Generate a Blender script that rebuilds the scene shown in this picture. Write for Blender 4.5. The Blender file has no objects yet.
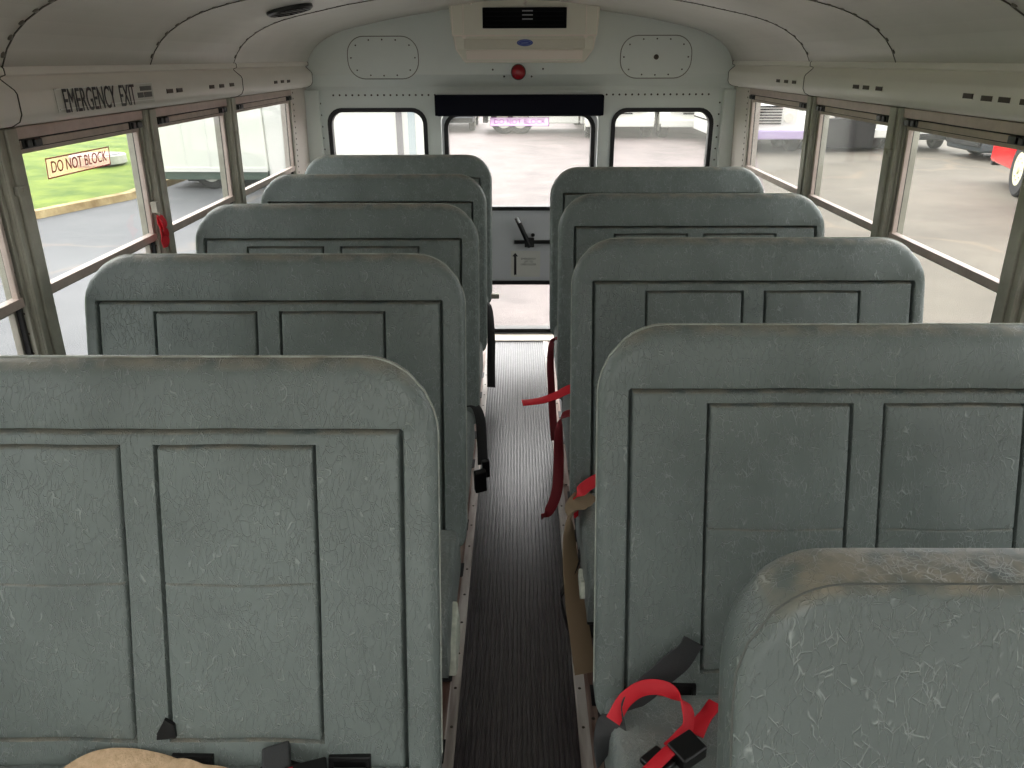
import bpy, bmesh, math, random
from mathutils import Vector, Matrix
random.seed(7)
PI = math.pi
sc = bpy.context.scene
C = sc.collection

# ------------------------------------------------------------------ camera
cam_d = bpy.data.cameras.new('camera'); cam = bpy.data.objects.new('camera', cam_d); C.objects.link(cam)
sc.camera = cam
YAW, PITCH, ROLL, F = 0.0078, 0.4069, -0.0031, 754.9
_f = Vector((-math.sin(YAW)*math.cos(PITCH), math.cos(YAW)*math.cos(PITCH), -math.sin(PITCH)))
_r = Vector((math.cos(YAW), math.sin(YAW), 0)); _u = _r.cross(_f)
_c, _s = math.cos(ROLL), math.sin(ROLL)
_r, _u = _c*_r + _s*_u, -_s*_r + _c*_u
M = Matrix((( _r.x, _u.x, -_f.x, 0), (_r.y, _u.y, -_f.y, 0), (_r.z, _u.z, -_f.z, 1.5518), (0, 0, 0, 1)))
cam.matrix_world = M
cam_d.sensor_fit = 'HORIZONTAL'; cam_d.sensor_width = 36.0
cam_d.lens = F/1024*36.0
cam_d.clip_start = 0.02; cam_d.clip_end = 400

# ------------------------------------------------------------------ exposure
sc.view_settings.view_transform = 'Standard'
sc.view_settings.look = 'None'
sc.view_settings.gamma = 1
sc.view_settings.use_curve_mapping = False
sc.view_settings.exposure = 0.36

# ------------------------------------------------------------------ world: bright overcast sky, brightest towards the rear of the bus
W = bpy.data.worlds.new('sky'); sc.world = W; W.use_nodes = True
nt = W.node_tree; nt.nodes.clear()
o_ = nt.nodes.new('ShaderNodeOutputWorld'); bg = nt.nodes.new('ShaderNodeBackground')
tc = nt.nodes.new('ShaderNodeTexCoord'); sep = nt.nodes.new('ShaderNodeSeparateXYZ')
nt.links.new(tc.outputs['Generated'], sep.inputs[0])
mr = nt.nodes.new('ShaderNodeMapRange'); mr.inputs['From Min'].default_value = -0.6; mr.inputs['From Max'].default_value = 1.0
mr.inputs['To Min'].default_value = 0.75; mr.inputs['To Max'].default_value = 2.4
nt.links.new(sep.outputs['Y'], mr.inputs['Value'])
cl = nt.nodes.new('ShaderNodeTexNoise'); cl.inputs['Scale'].default_value = 2.2; cl.inputs['Detail'].default_value = 4
nt.links.new(tc.outputs['Generated'], cl.inputs['Vector'])
cr = nt.nodes.new('ShaderNodeMapRange'); cr.inputs['To Min'].default_value = 0.8; cr.inputs['To Max'].default_value = 1.2
nt.links.new(cl.outputs['Fac'], cr.inputs['Value'])
mu = nt.nodes.new('ShaderNodeMath'); mu.operation = 'MULTIPLY'
nt.links.new(mr.outputs[0], mu.inputs[0]); nt.links.new(cr.outputs[0], mu.inputs[1])
m2 = nt.nodes.new('ShaderNodeMath'); m2.operation = 'MULTIPLY'; m2.inputs[1].default_value = 2.6   # overall sky brightness
nt.links.new(mu.outputs[0], m2.inputs[0])
bg.inputs['Color'].default_value = (1.0, 0.99, 0.975, 1)
nt.links.new(m2.outputs[0], bg.inputs['Strength']); nt.links.new(bg.outputs[0], o_.inputs[0])

# ------------------------------------------------------------------ sun veiled by cloud, behind the bus
sd = bpy.data.lights.new('veiled_sun', 'SUN'); sd.energy = 2.5; sd.angle = math.radians(25); sd.color = (1, .97, .93)
so = bpy.data.objects.new('veiled_sun', sd); C.objects.link(so)
so.rotation_euler = (math.radians(-42), 0, math.radians(10))      # shines from +Y and above
# fill lights added above and behind the photographer to brighten the cabin
def fill_light(name, loc, e, sx, sy):
    d = bpy.data.lights.new(name, 'AREA'); d.shape = 'RECTANGLE'; d.size = sx; d.size_y = sy; d.energy = e
    d.color = (1, .97, .92)
    o = bpy.data.objects.new(name, d); C.objects.link(o); o.location = loc; return o
FILL_E = 7
fill_light('cabin_fill_light', (0, -0.35, 1.775), FILL_E, .5, .7)
fill_light('cabin_fill_light', (0, -1.6, 1.775), FILL_E, .5, .7)

# ================================================================== materials
def lin(c):
    return tuple((v/255/12.92 if v/255 <= .04045 else ((v/255+.055)/1.055)**2.4) for v in c) + (1,)
MATS = {}
def mat(name, rgb, rough=.5, metal=0, spec=.5, noise=0, nscale=8, bump=0, bscale=200, coat=0, rgb2=None):
    if name in MATS: return MATS[name]
    m = bpy.data.materials.new(name); m.use_nodes = True; t = m.node_tree; b = t.nodes['Principled BSDF']
    b.inputs['Base Color'].default_value = lin(rgb); b.inputs['Roughness'].default_value = rough
    b.inputs['Metallic'].default_value = metal; b.inputs['Specular IOR Level'].default_value = spec
    b.inputs['Coat Weight'].default_value = coat
    c = t.nodes.new('ShaderNodeTexCoord')
    if noise or rgb2:
        n = t.nodes.new('ShaderNodeTexNoise'); n.inputs['Scale'].default_value = nscale; n.inputs['Detail'].default_value = 6
        n.inputs['Roughness'].default_value = .65
        t.links.new(c.outputs['Object'], n.inputs['Vector'])
        r = t.nodes.new('ShaderNodeValToRGB')
        a = lin(rgb); z = lin(rgb2) if rgb2 else tuple(v*(1-noise) for v in a[:3])+(1,)
        r.color_ramp.elements[0].position = .35; r.color_ramp.elements[1].position = .65
        r.color_ramp.elements[0].color = z; r.color_ramp.elements[1].color = a
        t.links.new(n.outputs['Fac'], r.inputs[0]); t.links.new(r.outputs[0], b.inputs['Base Color'])
    if bump:
        n = t.nodes.new('ShaderNodeTexNoise'); n.inputs['Scale'].default_value = bscale; n.inputs['Detail'].default_value = 3
        t.links.new(c.outputs['Object'], n.inputs['Vector'])
        bp = t.nodes.new('ShaderNodeBump'); bp.inputs['Strength'].default_value = bump; bp.inputs['Distance'].default_value = .002
        t.links.new(n.outputs['Fac'], bp.inputs['Height']); t.links.new(bp.outputs[0], b.inputs['Normal'])
    MATS[name] = m; return m

def vinyl(name, rgb, worn, wear=.5, rough=.42):
    """creased school-bus vinyl: short leather-like creases, faint mottling, tan wear rubbed on by hands"""
    m = bpy.data.materials.new(name); m.use_nodes = True; t = m.node_tree; b = t.nodes['Principled BSDF']
    N = t.nodes.new; L = t.links.new
    c = N('ShaderNodeTexCoord')
    # warped coordinates
    wn = N('ShaderNodeTexNoise'); wn.inputs['Scale'].default_value = 9; wn.inputs['Detail'].default_value = 3
    L(c.outputs['Object'], wn.inputs['Vector'])
    sc1 = N('ShaderNodeVectorMath'); sc1.operation = 'SCALE'; sc1.inputs['Scale'].default_value = .045
    L(wn.outputs['Color'], sc1.inputs[0])
    ad = N('ShaderNodeVectorMath'); ad.operation = 'ADD'; L(c.outputs['Object'], ad.inputs[0]); L(sc1.outputs[0], ad.inputs[1])
    def crease(rot, stretch, scale, width, maskscale, lo, hi):
        mp = N('ShaderNodeMapping'); mp.inputs['Rotation'].default_value = (0, rot, 0); mp.inputs['Scale'].default_value = (1, 1, stretch)
        L(ad.outputs[0], mp.inputs[0])
        v = N('ShaderNodeTexVoronoi'); v.feature = 'DISTANCE_TO_EDGE'; v.inputs['Scale'].default_value = scale
        v.inputs['Randomness'].default_value = 1
        L(mp.outputs[0], v.inputs['Vector'])
        q = N('ShaderNodeMapRange'); q.interpolation_type = 'SMOOTHSTEP'
        q.inputs['From Min'].default_value = 0; q.inputs['From Max'].default_value = width
        q.inputs['To Min'].default_value = 1; q.inputs['To Max'].default_value = 0
        L(v.outputs['Distance'], q.inputs['Value'])
        mk = N('ShaderNodeTexNoise'); mk.inputs['Scale'].default_value = maskscale; mk.inputs['Detail'].default_value = 2
        of = N('ShaderNodeVectorMath'); of.inputs[1].default_value = (rot*3, stretch, scale); L(c.outputs['Object'], of.inputs[0])
        L(of.outputs[0], mk.inputs['Vector'])
        mm = N('ShaderNodeMapRange'); mm.inputs['From Min'].default_value = lo; mm.inputs['From Max'].default_value = hi
        L(mk.outputs['Fac'], mm.inputs['Value'])
        x = N('ShaderNodeMath'); x.operation = 'MULTIPLY'; L(q.outputs[0], x.inputs[0]); L(mm.outputs[0], x.inputs[1])
        return x
    cs = [crease(.5, .22, 95, .042, 34, .50, .57), crease(-.6, .20, 105, .042, 38, .50, .57), crease(1.35, .24, 100, .042, 30, .50, .57), crease(.1, .3, 60, .026, 20, .50, .58)]
    su = cs[0]
    for q in cs[1:]:
        nx_ = N('ShaderNodeMath'); nx_.operation = 'MAXIMUM'; L(su.outputs[0], nx_.inputs[0]); L(q.outputs[0], nx_.inputs[1]); su = nx_
    fine = N('ShaderNodeTexNoise'); fine.inputs['Scale'].default_value = 420; fine.inputs['Detail'].default_value = 2
    L(c.outputs['Object'], fine.inputs['Vector'])
    big = N('ShaderNodeTexNoise'); big.inputs['Scale'].default_value = 13; big.inputs['Detail'].default_value = 2
    L(c.outputs['Object'], big.inputs['Vector'])
    h1 = N('ShaderNodeMath'); h1.operation = 'MULTIPLY_ADD'; h1.inputs[1].default_value = .10; L(fine.outputs['Fac'], h1.inputs[0])
    L(su.outputs[0], h1.inputs[2])
    h2 = N('ShaderNodeMath'); h2.operation = 'MULTIPLY_ADD'; h2.inputs[1].default_value = .9; L(big.outputs['Fac'], h2.inputs[0]); L(h1.outputs[0], h2.inputs[2])
    bp = N('ShaderNodeBump'); bp.inputs['Strength'].default_value = .8; bp.inputs['Distance'].default_value = .0016
    L(h2.outputs[0], bp.inputs['Height']); L(bp.outputs[0], b.inputs['Normal'])
    # colour
    mot = N('ShaderNodeTexNoise'); mot.inputs['Scale'].default_value = 5; mot.inputs['Detail'].default_value = 5
    L(c.outputs['Object'], mot.inputs['Vector'])
    base = lin(rgb)
    cr_ = N('ShaderNodeValToRGB'); cr_.color_ramp.elements[0].position = .3; cr_.color_ramp.elements[1].position = .7
    cr_.color_ramp.elements[0].color = tuple(v*.84 for v in base[:3])+(1,); cr_.color_ramp.elements[1].color = tuple(v*1.1 for v in base[:3])+(1,)
    L(mot.outputs['Fac'], cr_.inputs[0])
    mx1 = N('ShaderNodeMixRGB'); mx1.inputs[2].default_value = lin((190, 200, 196)); L(cr_.outputs[0], mx1.inputs[1])
    k = N('ShaderNodeMath'); k.operation = 'MULTIPLY'; k.inputs[1].default_value = .34; L(su.outputs[0], k.inputs[0]); L(k.outputs[0], mx1.inputs[0])  # creases coloured paler, standing in for light caught on their ridges
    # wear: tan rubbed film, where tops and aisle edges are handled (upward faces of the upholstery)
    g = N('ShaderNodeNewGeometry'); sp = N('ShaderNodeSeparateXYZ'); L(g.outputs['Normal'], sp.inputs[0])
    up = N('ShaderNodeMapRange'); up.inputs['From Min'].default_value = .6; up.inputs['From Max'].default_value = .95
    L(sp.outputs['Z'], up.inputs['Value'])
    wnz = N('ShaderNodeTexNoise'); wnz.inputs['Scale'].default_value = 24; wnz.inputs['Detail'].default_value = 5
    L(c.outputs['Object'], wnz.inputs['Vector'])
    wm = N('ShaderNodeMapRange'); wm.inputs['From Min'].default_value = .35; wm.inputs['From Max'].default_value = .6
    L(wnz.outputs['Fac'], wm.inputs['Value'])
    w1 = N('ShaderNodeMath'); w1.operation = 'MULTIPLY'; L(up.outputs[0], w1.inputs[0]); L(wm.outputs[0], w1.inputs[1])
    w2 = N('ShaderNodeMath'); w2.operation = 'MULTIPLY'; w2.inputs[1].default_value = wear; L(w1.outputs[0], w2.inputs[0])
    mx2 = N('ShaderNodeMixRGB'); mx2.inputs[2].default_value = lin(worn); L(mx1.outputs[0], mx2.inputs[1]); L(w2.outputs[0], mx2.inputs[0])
    L(mx2.outputs[0], b.inputs['Base Color'])
    b.inputs['Roughness'].default_value = rough; b.inputs['Specular IOR Level'].default_value = .45
    MATS[name] = m; return m

V_SEAT = vinyl('grey_green_vinyl', (112, 122, 119), (168, 160, 142), .55)
V_WORN = vinyl('rubbed_grey_vinyl', (94, 103, 101), (150, 144, 128), .75)
V_CUSH = vinyl('cushion_vinyl', (120, 128, 126), (150, 148, 138), .2)
M_STITCH = mat('seam_stitching', (82, 86, 82), .6)
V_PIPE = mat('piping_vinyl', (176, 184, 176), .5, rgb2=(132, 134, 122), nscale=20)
M_BLACK = mat('black_plastic', (14, 14, 15), .35)
M_LOOM = mat('charcoal_webbing', (52, 54, 55), .7, bump=.4, bscale=500)
M_STEEL = mat('black_steel_tube', (26, 26, 28), .4, .3)
M_RED = mat('red_webbing', (206, 22, 40), .62, bump=.4, bscale=500)
M_DRED = mat('dark_red_webbing', (118, 18, 30), .65, bump=.4, bscale=500)
M_TAN = mat('tan_webbing', (126, 108, 84), .75, bump=.4, bscale=500)
M_BEIGE = mat('beige_webbing', (214, 186, 152), .8, bump=.9, bscale=260, rgb2=(188, 160, 126), nscale=60)
M_BLKW = mat('black_webbing', (12, 12, 13), .7)
M_FOAM = mat('pale_torn_foam', (206, 210, 196), .9, bump=.8, bscale=80, rgb2=(168, 176, 162), nscale=30)
M_PAINT = mat('warm_grey_wall_paint', (234, 229, 221), .40, noise=.06, nscale=3)
M_CEIL = mat('off_white_ceiling_paint', (242, 238, 230), .27, noise=.07, nscale=2.5)
M_REARW = mat('pale_grey_rear_paint', (226, 231, 226), .42, noise=.04, nscale=3)
M_ALU = mat('brushed_aluminium', (178, 172, 160), .42, .55, noise=.25, nscale=14)
M_ALUG = mat('dull_aluminium', (198, 182, 172), .6, .25, noise=.2, nscale=14)
M_ALUP = mat('pinkish_anodised_aluminium', (196, 178, 170), .45, .35, noise=.15, nscale=30)
M_ALUD = mat('weathered_pillar_aluminium', (172, 170, 156), .5, .3, noise=.25, nscale=10)
M_SEAL = mat('black_rubber_seal', (20, 19, 21), .55)
M_SCREW = mat('dark_screw', (70, 62, 55), .4, .6)
M_AC = mat('beige_plastic_housing', (228, 224, 208), .4)
M_ACL = mat('pale_louvre_plastic', (240, 228, 216), .45)
M_BLUE = mat('blue_badge', (18, 50, 140), .3)
M_WHITE = mat('white_marking', (232, 232, 226), .5)
M_SHADE = mat('navy_shade_fabric', (14, 15, 28), .85, spec=.2)
M_GRB = mat('matt_black_grille', (7, 7, 10), .8, spec=.15)
M_DOME = mat('red_lamp_lens', (150, 12, 26), .15, coat=.5)
M_RSTK = mat('red_print', (200, 30, 40), .5)
M_PSTK = mat('purple_print', (150, 70, 150), .5)
M_CHROME = mat('chrome', (210, 210, 210), .15, 1)
M_TAPE = mat('grey_label', (150, 152, 148), .5)

def glass_mat(name, tint, gloss=.06):
    m = bpy.data.materials.new(name); m.use_nodes = True; t = m.node_tree; t.nodes.clear()
    N = t.nodes.new; L = t.links.new
    o = N('ShaderNodeOutputMaterial'); tr = N('ShaderNodeBsdfTransparent'); gl = N('ShaderNodeBsdfGlossy')
    tr.inputs['Color'].default_value = lin(tint); gl.inputs['Roughness'].default_value = .06
    lw = N('ShaderNodeLayerWeight'); lw.inputs['Blend'].default_value = .5; pw = N('ShaderNodeMath'); pw.operation = 'POWER'; pw.inputs[1].default_value = 5
    L(lw.outputs['Facing'], pw.inputs[0]); fr = N('ShaderNodeMath'); fr.operation = 'MULTIPLY_ADD'; fr.inputs[1].default_value = .6; fr.inputs[2].default_value = .02; L(pw.outputs[0], fr.inputs[0])
    ms = N('ShaderNodeMixShader'); L(fr.outputs[0], ms.inputs[0]); L(tr.outputs[0], ms.inputs[1]); L(gl.outputs[0], ms.inputs[2])
    L(ms.outputs[0], o.inputs[0]); MATS[name] = m; return m
M_GLASS = glass_mat('window_glass', (248, 249, 250))
M_GLASSG = glass_mat('green_tinted_glass', (238, 250, 236))

def hazy_glass(name, tint, dust_haze):
    """pane with a pale film: dusty on side panes, glare painted in at the rear"""
    m = glass_mat(name, tint); t = m.node_tree; N = t.nodes.new; L = t.links.new
    o = [n for n in t.nodes if n.type == 'OUTPUT_MATERIAL'][0]; src = o.inputs[0].links[0].from_socket
    d = N('ShaderNodeBsdfDiffuse'); d.inputs['Color'].default_value = lin((225, 225, 215))
    tl = N('ShaderNodeBsdfTranslucent'); tl.inputs['Color'].default_value = lin((235, 235, 225))
    ad = N('ShaderNodeMixShader'); L(d.outputs[0], ad.inputs[1]); L(tl.outputs[0], ad.inputs[2])
    c = N('ShaderNodeTexCoord'); n = N('ShaderNodeTexNoise'); n.inputs['Scale'].default_value = 7; n.inputs['Detail'].default_value = 4
    L(c.outputs['Object'], n.inputs['Vector'])
    r = N('ShaderNodeMapRange'); r.inputs['To Min'].default_value = dust_haze*.6; r.inputs['To Max'].default_value = dust_haze*1.4; L(n.outputs['Fac'], r.inputs['Value'])
    ms = N('ShaderNodeMixShader'); L(r.outputs[0], ms.inputs[0]); L(src, ms.inputs[1]); L(ad.outputs[0], ms.inputs[2]); L(ms.outputs[0], o.inputs[0])
    return m
M_GLASSR = hazy_glass('rear_glass', (250, 250, 250), .07)  # stronger pale film imitates glare washing out the rear view
M_GLASSD = hazy_glass('dusty_side_glass', (249, 250, 250), .015)

def runner_mat():
    m = bpy.data.materials.new('ribbed_rubber'); m.use_nodes = True; t = m.node_tree; b = t.nodes['Principled BSDF']
    N = t.nodes.new; L = t.links.new
    c = N('ShaderNodeTexCoord'); n = N('ShaderNodeTexNoise'); n.inputs['Scale'].default_value = 30; n.inputs['Detail'].default_value = 6
    L(c.outputs['Object'], n.inputs['Vector'])
    r = N('ShaderNodeValToRGB'); r.color_ramp.elements[0].position = .3; r.color_ramp.elements[1].position = .75
    r.color_ramp.elements[0].color = lin((38, 35, 37)); r.color_ramp.elements[1].color = lin((66, 60, 62))
    L(n.outputs['Fac'], r.inputs[0]); L(r.outputs[0], b.inputs['Base Color'])
    b.inputs['Roughness'].default_value = .29; b.inputs['Specular IOR Level'].default_value = 1.0
    return m
M_RUN = runner_mat()
def strip_mat(name, dark, light):
    m = bpy.data.materials.new(name); m.use_nodes = True; t = m.node_tree; b = t.nodes['Principled BSDF']
    N = t.nodes.new; L = t.links.new
    c = N('ShaderNodeTexCoord'); mp = N('ShaderNodeMapping'); mp.inputs['Scale'].default_value = (20, 2.2, 5)
    L(c.outputs['Object'], mp.inputs[0])
    n = N('ShaderNodeTexNoise'); n.inputs['Scale'].default_value = 1.6; n.inputs['Detail'].default_value = 7; L(mp.outputs[0], n.inputs['Vector'])
    r = N('ShaderNodeValToRGB'); r.color_ramp.elements[0].position = .38; r.color_ramp.elements[1].position = .62
    r.color_ramp.elements[0].color = lin(dark); r.color_ramp.elements[1].color = lin(light)
    L(n.outputs['Fac'], r.inputs[0]); L(r.outputs[0], b.inputs['Base Color']); b.inputs['Metallic'].default_value = .4
    b.inputs['Roughness'].default_value = .42
    return m
M_STRIP = strip_mat('scuffed_aluminium_strip', (158, 148, 142), (206, 200, 194)); M_RUST = strip_mat('browned_flange', (104, 76, 66), (168, 148, 138))
M_FLOOR = mat('dark_floor_rubber', (44, 43, 46), .5, noise=.3, nscale=20)

def ground_mat(name, c1, c2, scale, rough, bump=.6, cracks=False, spec=.3):
    m = bpy.data.materials.new(name); m.use_nodes = True; t = m.node_tree; b = t.nodes['Principled BSDF']
    N = t.nodes.new; L = t.links.new
    c = N('ShaderNodeTexCoord')
    n = N('ShaderNodeTexNoise'); n.inputs['Scale'].default_value = scale; n.inputs['Detail'].default_value = 9; n.inputs['Roughness'].default_value = .62
    L(c.outputs['Object'], n.inputs['Vector'])
    r = N('ShaderNodeValToRGB'); r.color_ramp.elements[0].position = .35; r.color_ramp.elements[1].position = .68
    r.color_ramp.elements[0].color = lin(c1); r.color_ramp.elements[1].color = lin(c2); L(n.outputs['Fac'], r.inputs[0])
    col = r.outputs[0]
    f = N('ShaderNodeTexNoise'); f.inputs['Scale'].default_value = 60; f.inputs['Detail'].default_value = 4; L(c.outputs['Object'], f.inputs['Vector'])
    mx = N('ShaderNodeMixRGB'); mx.blend_type = 'MULTIPLY'; mx.inputs[0].default_value = .5
    fr = N('ShaderNodeValToRGB'); fr.color_ramp.elements[0].position = .35; fr.color_ramp.elements[0].color = (.55, .53, .53, 1); fr.color_ramp.elements[1].position = .62
    L(f.outputs['Fac'], fr.inputs[0]); L(col, mx.inputs[1]); L(fr.outputs[0], mx.inputs[2]); col = mx.outputs[0]
    if cracks:
        wv = N('ShaderNodeTexNoise'); wv.inputs['Scale'].default_value = .6; wv.inputs['Detail'].default_value = 5; L(c.outputs['Object'], wv.inputs['Vector'])
        s = N('ShaderNodeVectorMath'); s.operation = 'SCALE'; s.inputs['Scale'].default_value = 1.6; L(wv.outputs['Color'], s.inputs[0])
        a = N('ShaderNodeVectorMath'); L(c.outputs['Object'], a.inputs[0]); L(s.outputs[0], a.inputs[1])
        v = N('ShaderNodeTexVoronoi'); v.feature = 'DISTANCE_TO_EDGE'; v.inputs['Scale'].default_value = .13; L(a.outputs[0], v.inputs['Vector'])
        k = N('ShaderNodeMapRange'); k.inputs['From Max'].default_value = .012; k.inputs['To Min'].default_value = .2; k.inputs['To Max'].default_value = 0
        L(v.outputs['Distance'], k.inputs['Value'])
        m3 = N('ShaderNodeMixRGB'); m3.inputs[2].default_value = lin((150, 128, 104)); L(k.outputs[0], m3.inputs[0]); L(col, m3.inputs[1]); col = m3.outputs[0]
    L(col, b.inputs['Base Color']); b.inputs['Roughness'].default_value = rough; b.inputs['Specular IOR Level'].default_value = spec
    bp = N('ShaderNodeBump'); bp.inputs['Strength'].default_value = bump; bp.inputs['Distance'].default_value = .01
    L(f.outputs['Fac'], bp.inputs['Height']); L(bp.outputs[0], b.inputs['Normal'])
    return m
M_LOT = ground_mat('warm_grey_lot_paving', (88, 83, 74), (108, 102, 91), .5, .85, cracks=True)
M_ASPH = ground_mat('grey_asphalt', (80, 82, 85), (102, 103, 105), .35, .8, cracks=True)
M_REARG = ground_mat('pale_pinkish_pavement', (84, 75, 75), (112, 100, 99), 1.2, .7, spec=.3)
M_GRASS = ground_mat('lawn_green', (70, 96, 28), (118, 134, 48), 1.4, .95, 1)
M_KERB = ground_mat('stained_concrete_kerb', (134, 112, 76), (190, 172, 128), 2.5, .9)
M_CONC = ground_mat('pale_concrete', (150, 150, 146), (190, 190, 184), 2, .9)

# ================================================================== geometry helpers
def obj(name, bm, m, parent=None, smooth=False, bevel=0, seg=2, sharp=.6):
    me = bpy.data.meshes.new(name)
    bmesh.ops.recalc_face_normals(bm, faces=bm.faces)
    bm.to_mesh(me); bm.free()
    ms = m if isinstance(m, (list, tuple)) else [m]
    for q in ms: me.materials.append(q)
    o = bpy.data.objects.new(name, me); C.objects.link(o)
    if smooth:
        for p in me.polygons: p.use_smooth = True
        if hasattr(me, 'set_sharp_from_angle'): me.set_sharp_from_angle(angle=sharp)
    if bevel:
        b = o.modifiers.new('bevel', 'BEVEL'); b.width = bevel; b.segments = seg; b.limit_method = 'ANGLE'; b.angle_limit = .7
        b.harden_normals = False
    if parent: o.parent = parent
    return o
def tag(o, label=None, cat=None, group=None, kind=None):
    if label: o['label'] = label
    if cat: o['category'] = cat
    if group: o['group'] = group
    if kind: o['kind'] = kind
    return o
def thing(name, label, cat, loc=(0, 0, 0), rz=0, group=None):
    o = bpy.data.objects.new(name, None); C.objects.link(o); o.location = loc; o.rotation_euler = (0, 0, rz)
    o.empty_display_size = .1
    return tag(o, label, cat, group)
def structure(name, loc=(0, 0, 0)):
    o = bpy.data.objects.new(name, None); C.objects.link(o); o.location = loc; o['kind'] = 'structure'; return o
def struct(name, bm, m, **k):
    o = obj(name, bm, m, **k); o['kind'] = 'structure'; return o
def copy_tree(o, parent=None):
    c = o.copy(); C.objects.link(c); c.parent = parent
    for ch in list(o.children): copy_tree(ch, c)
    return c
def box(bm, a, b, fn=None, mi=0):
    vs = []
    for z in (a[2], b[2]):
        for y in (a[1], b[1]):
            for x in (a[0], b[0]):
                p = (x, y, z); vs.append(bm.verts.new(fn(p) if fn else p))
    for f in ((0, 2, 3, 1), (4, 5, 7, 6), (0, 1, 5, 4), (2, 6, 7, 3), (0, 4, 6, 2), (1, 3, 7, 5)):
        q = bm.faces.new([vs[i] for i in f]); q.material_index = mi
    return bm
def prism(bm, prof, a, b, axis='x', mi=0):
    """closed profile of (u, v) swept from a to b along an axis"""
    def P(t, u, v): return {'x': (t, u, v), 'y': (u, t, v), 'z': (u, v, t)}[axis]
    A = [bm.verts.new(P(a, *p)) for p in prof]; B = [bm.verts.new(P(b, *p)) for p in prof]
    n = len(prof)
    for i in range(n):
        q = bm.faces.new((A[i], A[(i+1) % n], B[(i+1) % n], B[i])); q.material_index = mi
    for s in (A, B):
        q = bm.faces.new(s); q.material_index = mi
    return bm
def sheet(bm, prof, a, b, axis='y', n=1):
    rows = []
    for i in range(n+1):
        t = a+(b-a)*i/n
        rows.append([bm.verts.new((u, t, v) if axis == 'y' else (t, u, v)) for u, v in prof])
    for r0, r1 in zip(rows, rows[1:]):
        for i in range(len(prof)-1): bm.faces.new((r0[i], r0[i+1], r1[i+1], r1[i]))
    return bm
def cyl(bm, p0, p1, r, n=16, r2=None, cap=True, mi=0):
    p0, p1 = Vector(p0), Vector(p1); d = (p1-p0).normalized()
    u = d.orthogonal().normalized(); v = d.cross(u); r2 = r if r2 is None else r2
    A = [bm.verts.new(p0+r*(math.cos(2*PI*i/n)*u+math.sin(2*PI*i/n)*v)) for i in range(n)]
    B = [bm.verts.new(p1+r2*(math.cos(2*PI*i/n)*u+math.sin(2*PI*i/n)*v)) for i in range(n)]
    for i in range(n):
        q = bm.faces.new((A[i], A[(i+1) % n], B[(i+1) % n], B[i])); q.material_index = mi
    if cap:
        q = bm.faces.new(A); q.material_index = mi; q = bm.faces.new(B); q.material_index = mi
    return bm
def catmull(pts, k=6):
    P = [Vector(p) for p in pts]; P = [2*P[0]-P[1]]+P+[2*P[-1]-P[-2]]; out = []
    for i in range(1, len(P)-2):
        for j in range(k):
            t = j/k; a, b, c, d = P[i-1:i+3]
            out.append(.5*((2*b)+(-a+c)*t+(2*a-5*b+4*c-d)*t*t+(-a+3*b-3*c+d)*t**3))
    out.append(P[-2]); return out
def tube(bm, pts, r, n=8, smooth_k=0, mi=0):
    P = catmull(pts, smooth_k) if smooth_k else [Vector(p) for p in pts]
    prev = None; rings = []
    for i, p in enumerate(P):
        d = (P[min(i+1, len(P)-1)]-P[max(i-1, 0)]).normalized()
        u = d.orthogonal().normalized() if prev is None else (prev-d*prev.dot(d)).normalized()
        prev = u; v = d.cross(u)
        rings.append([bm.verts.new(p+r*(math.cos(2*PI*k/n)*u+math.sin(2*PI*k/n)*v)) for k in range(n)])
    for a, b in zip(rings, rings[1:]):
        for k in range(n):
            q = bm.faces.new((a[k], a[(k+1) % n], b[(k+1) % n], b[k])); q.material_index = mi
    bm.faces.new(rings[0]); bm.faces.new(rings[-1]); return bm
def ribbon(bm, pts, sides, w=.048, th=.0022, k=8):
    """webbing: centre points, a side vector for each, real thickness"""
    P = catmull(pts, k); S = catmull(sides, k); rings = []
    for i, p in enumerate(P):
        d = (P[min(i+1, len(P)-1)]-P[max(i-1, 0)]).normalized(); s = S[i]; s = (s-d*s.dot(d)).normalized(); nrm = d.cross(s)
        rings.append([bm.verts.new(p+s*a*w/2+nrm*b*th/2) for a, b in ((-1, -1), (-.96, -1.4), (.96, -1.4), (1, -1), (1, 1), (.96, 1.4), (-.96, 1.4), (-1, 1))])
    for a, b in zip(rings, rings[1:]):
        for j in range(8): bm.faces.new((a[j], a[(j+1) % 8], b[(j+1) % 8], b[j]))
    bm.faces.new(rings[0]); bm.faces.new(rings[-1]); return bm
def rrect(cx, cz, hw, hh, r, n=6):
    out = []
    for (sx, sz, a0) in ((1, 1, 0), (-1, 1, 90), (-1, -1, 180), (1, -1, 270)):
        for i in range(n+1):
            a = math.radians(a0+90*i/n); out.append((cx+sx*(hw-r)+r*math.cos(a), cz+sz*(hh-r)+r*math.sin(a)))
    return out
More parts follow.
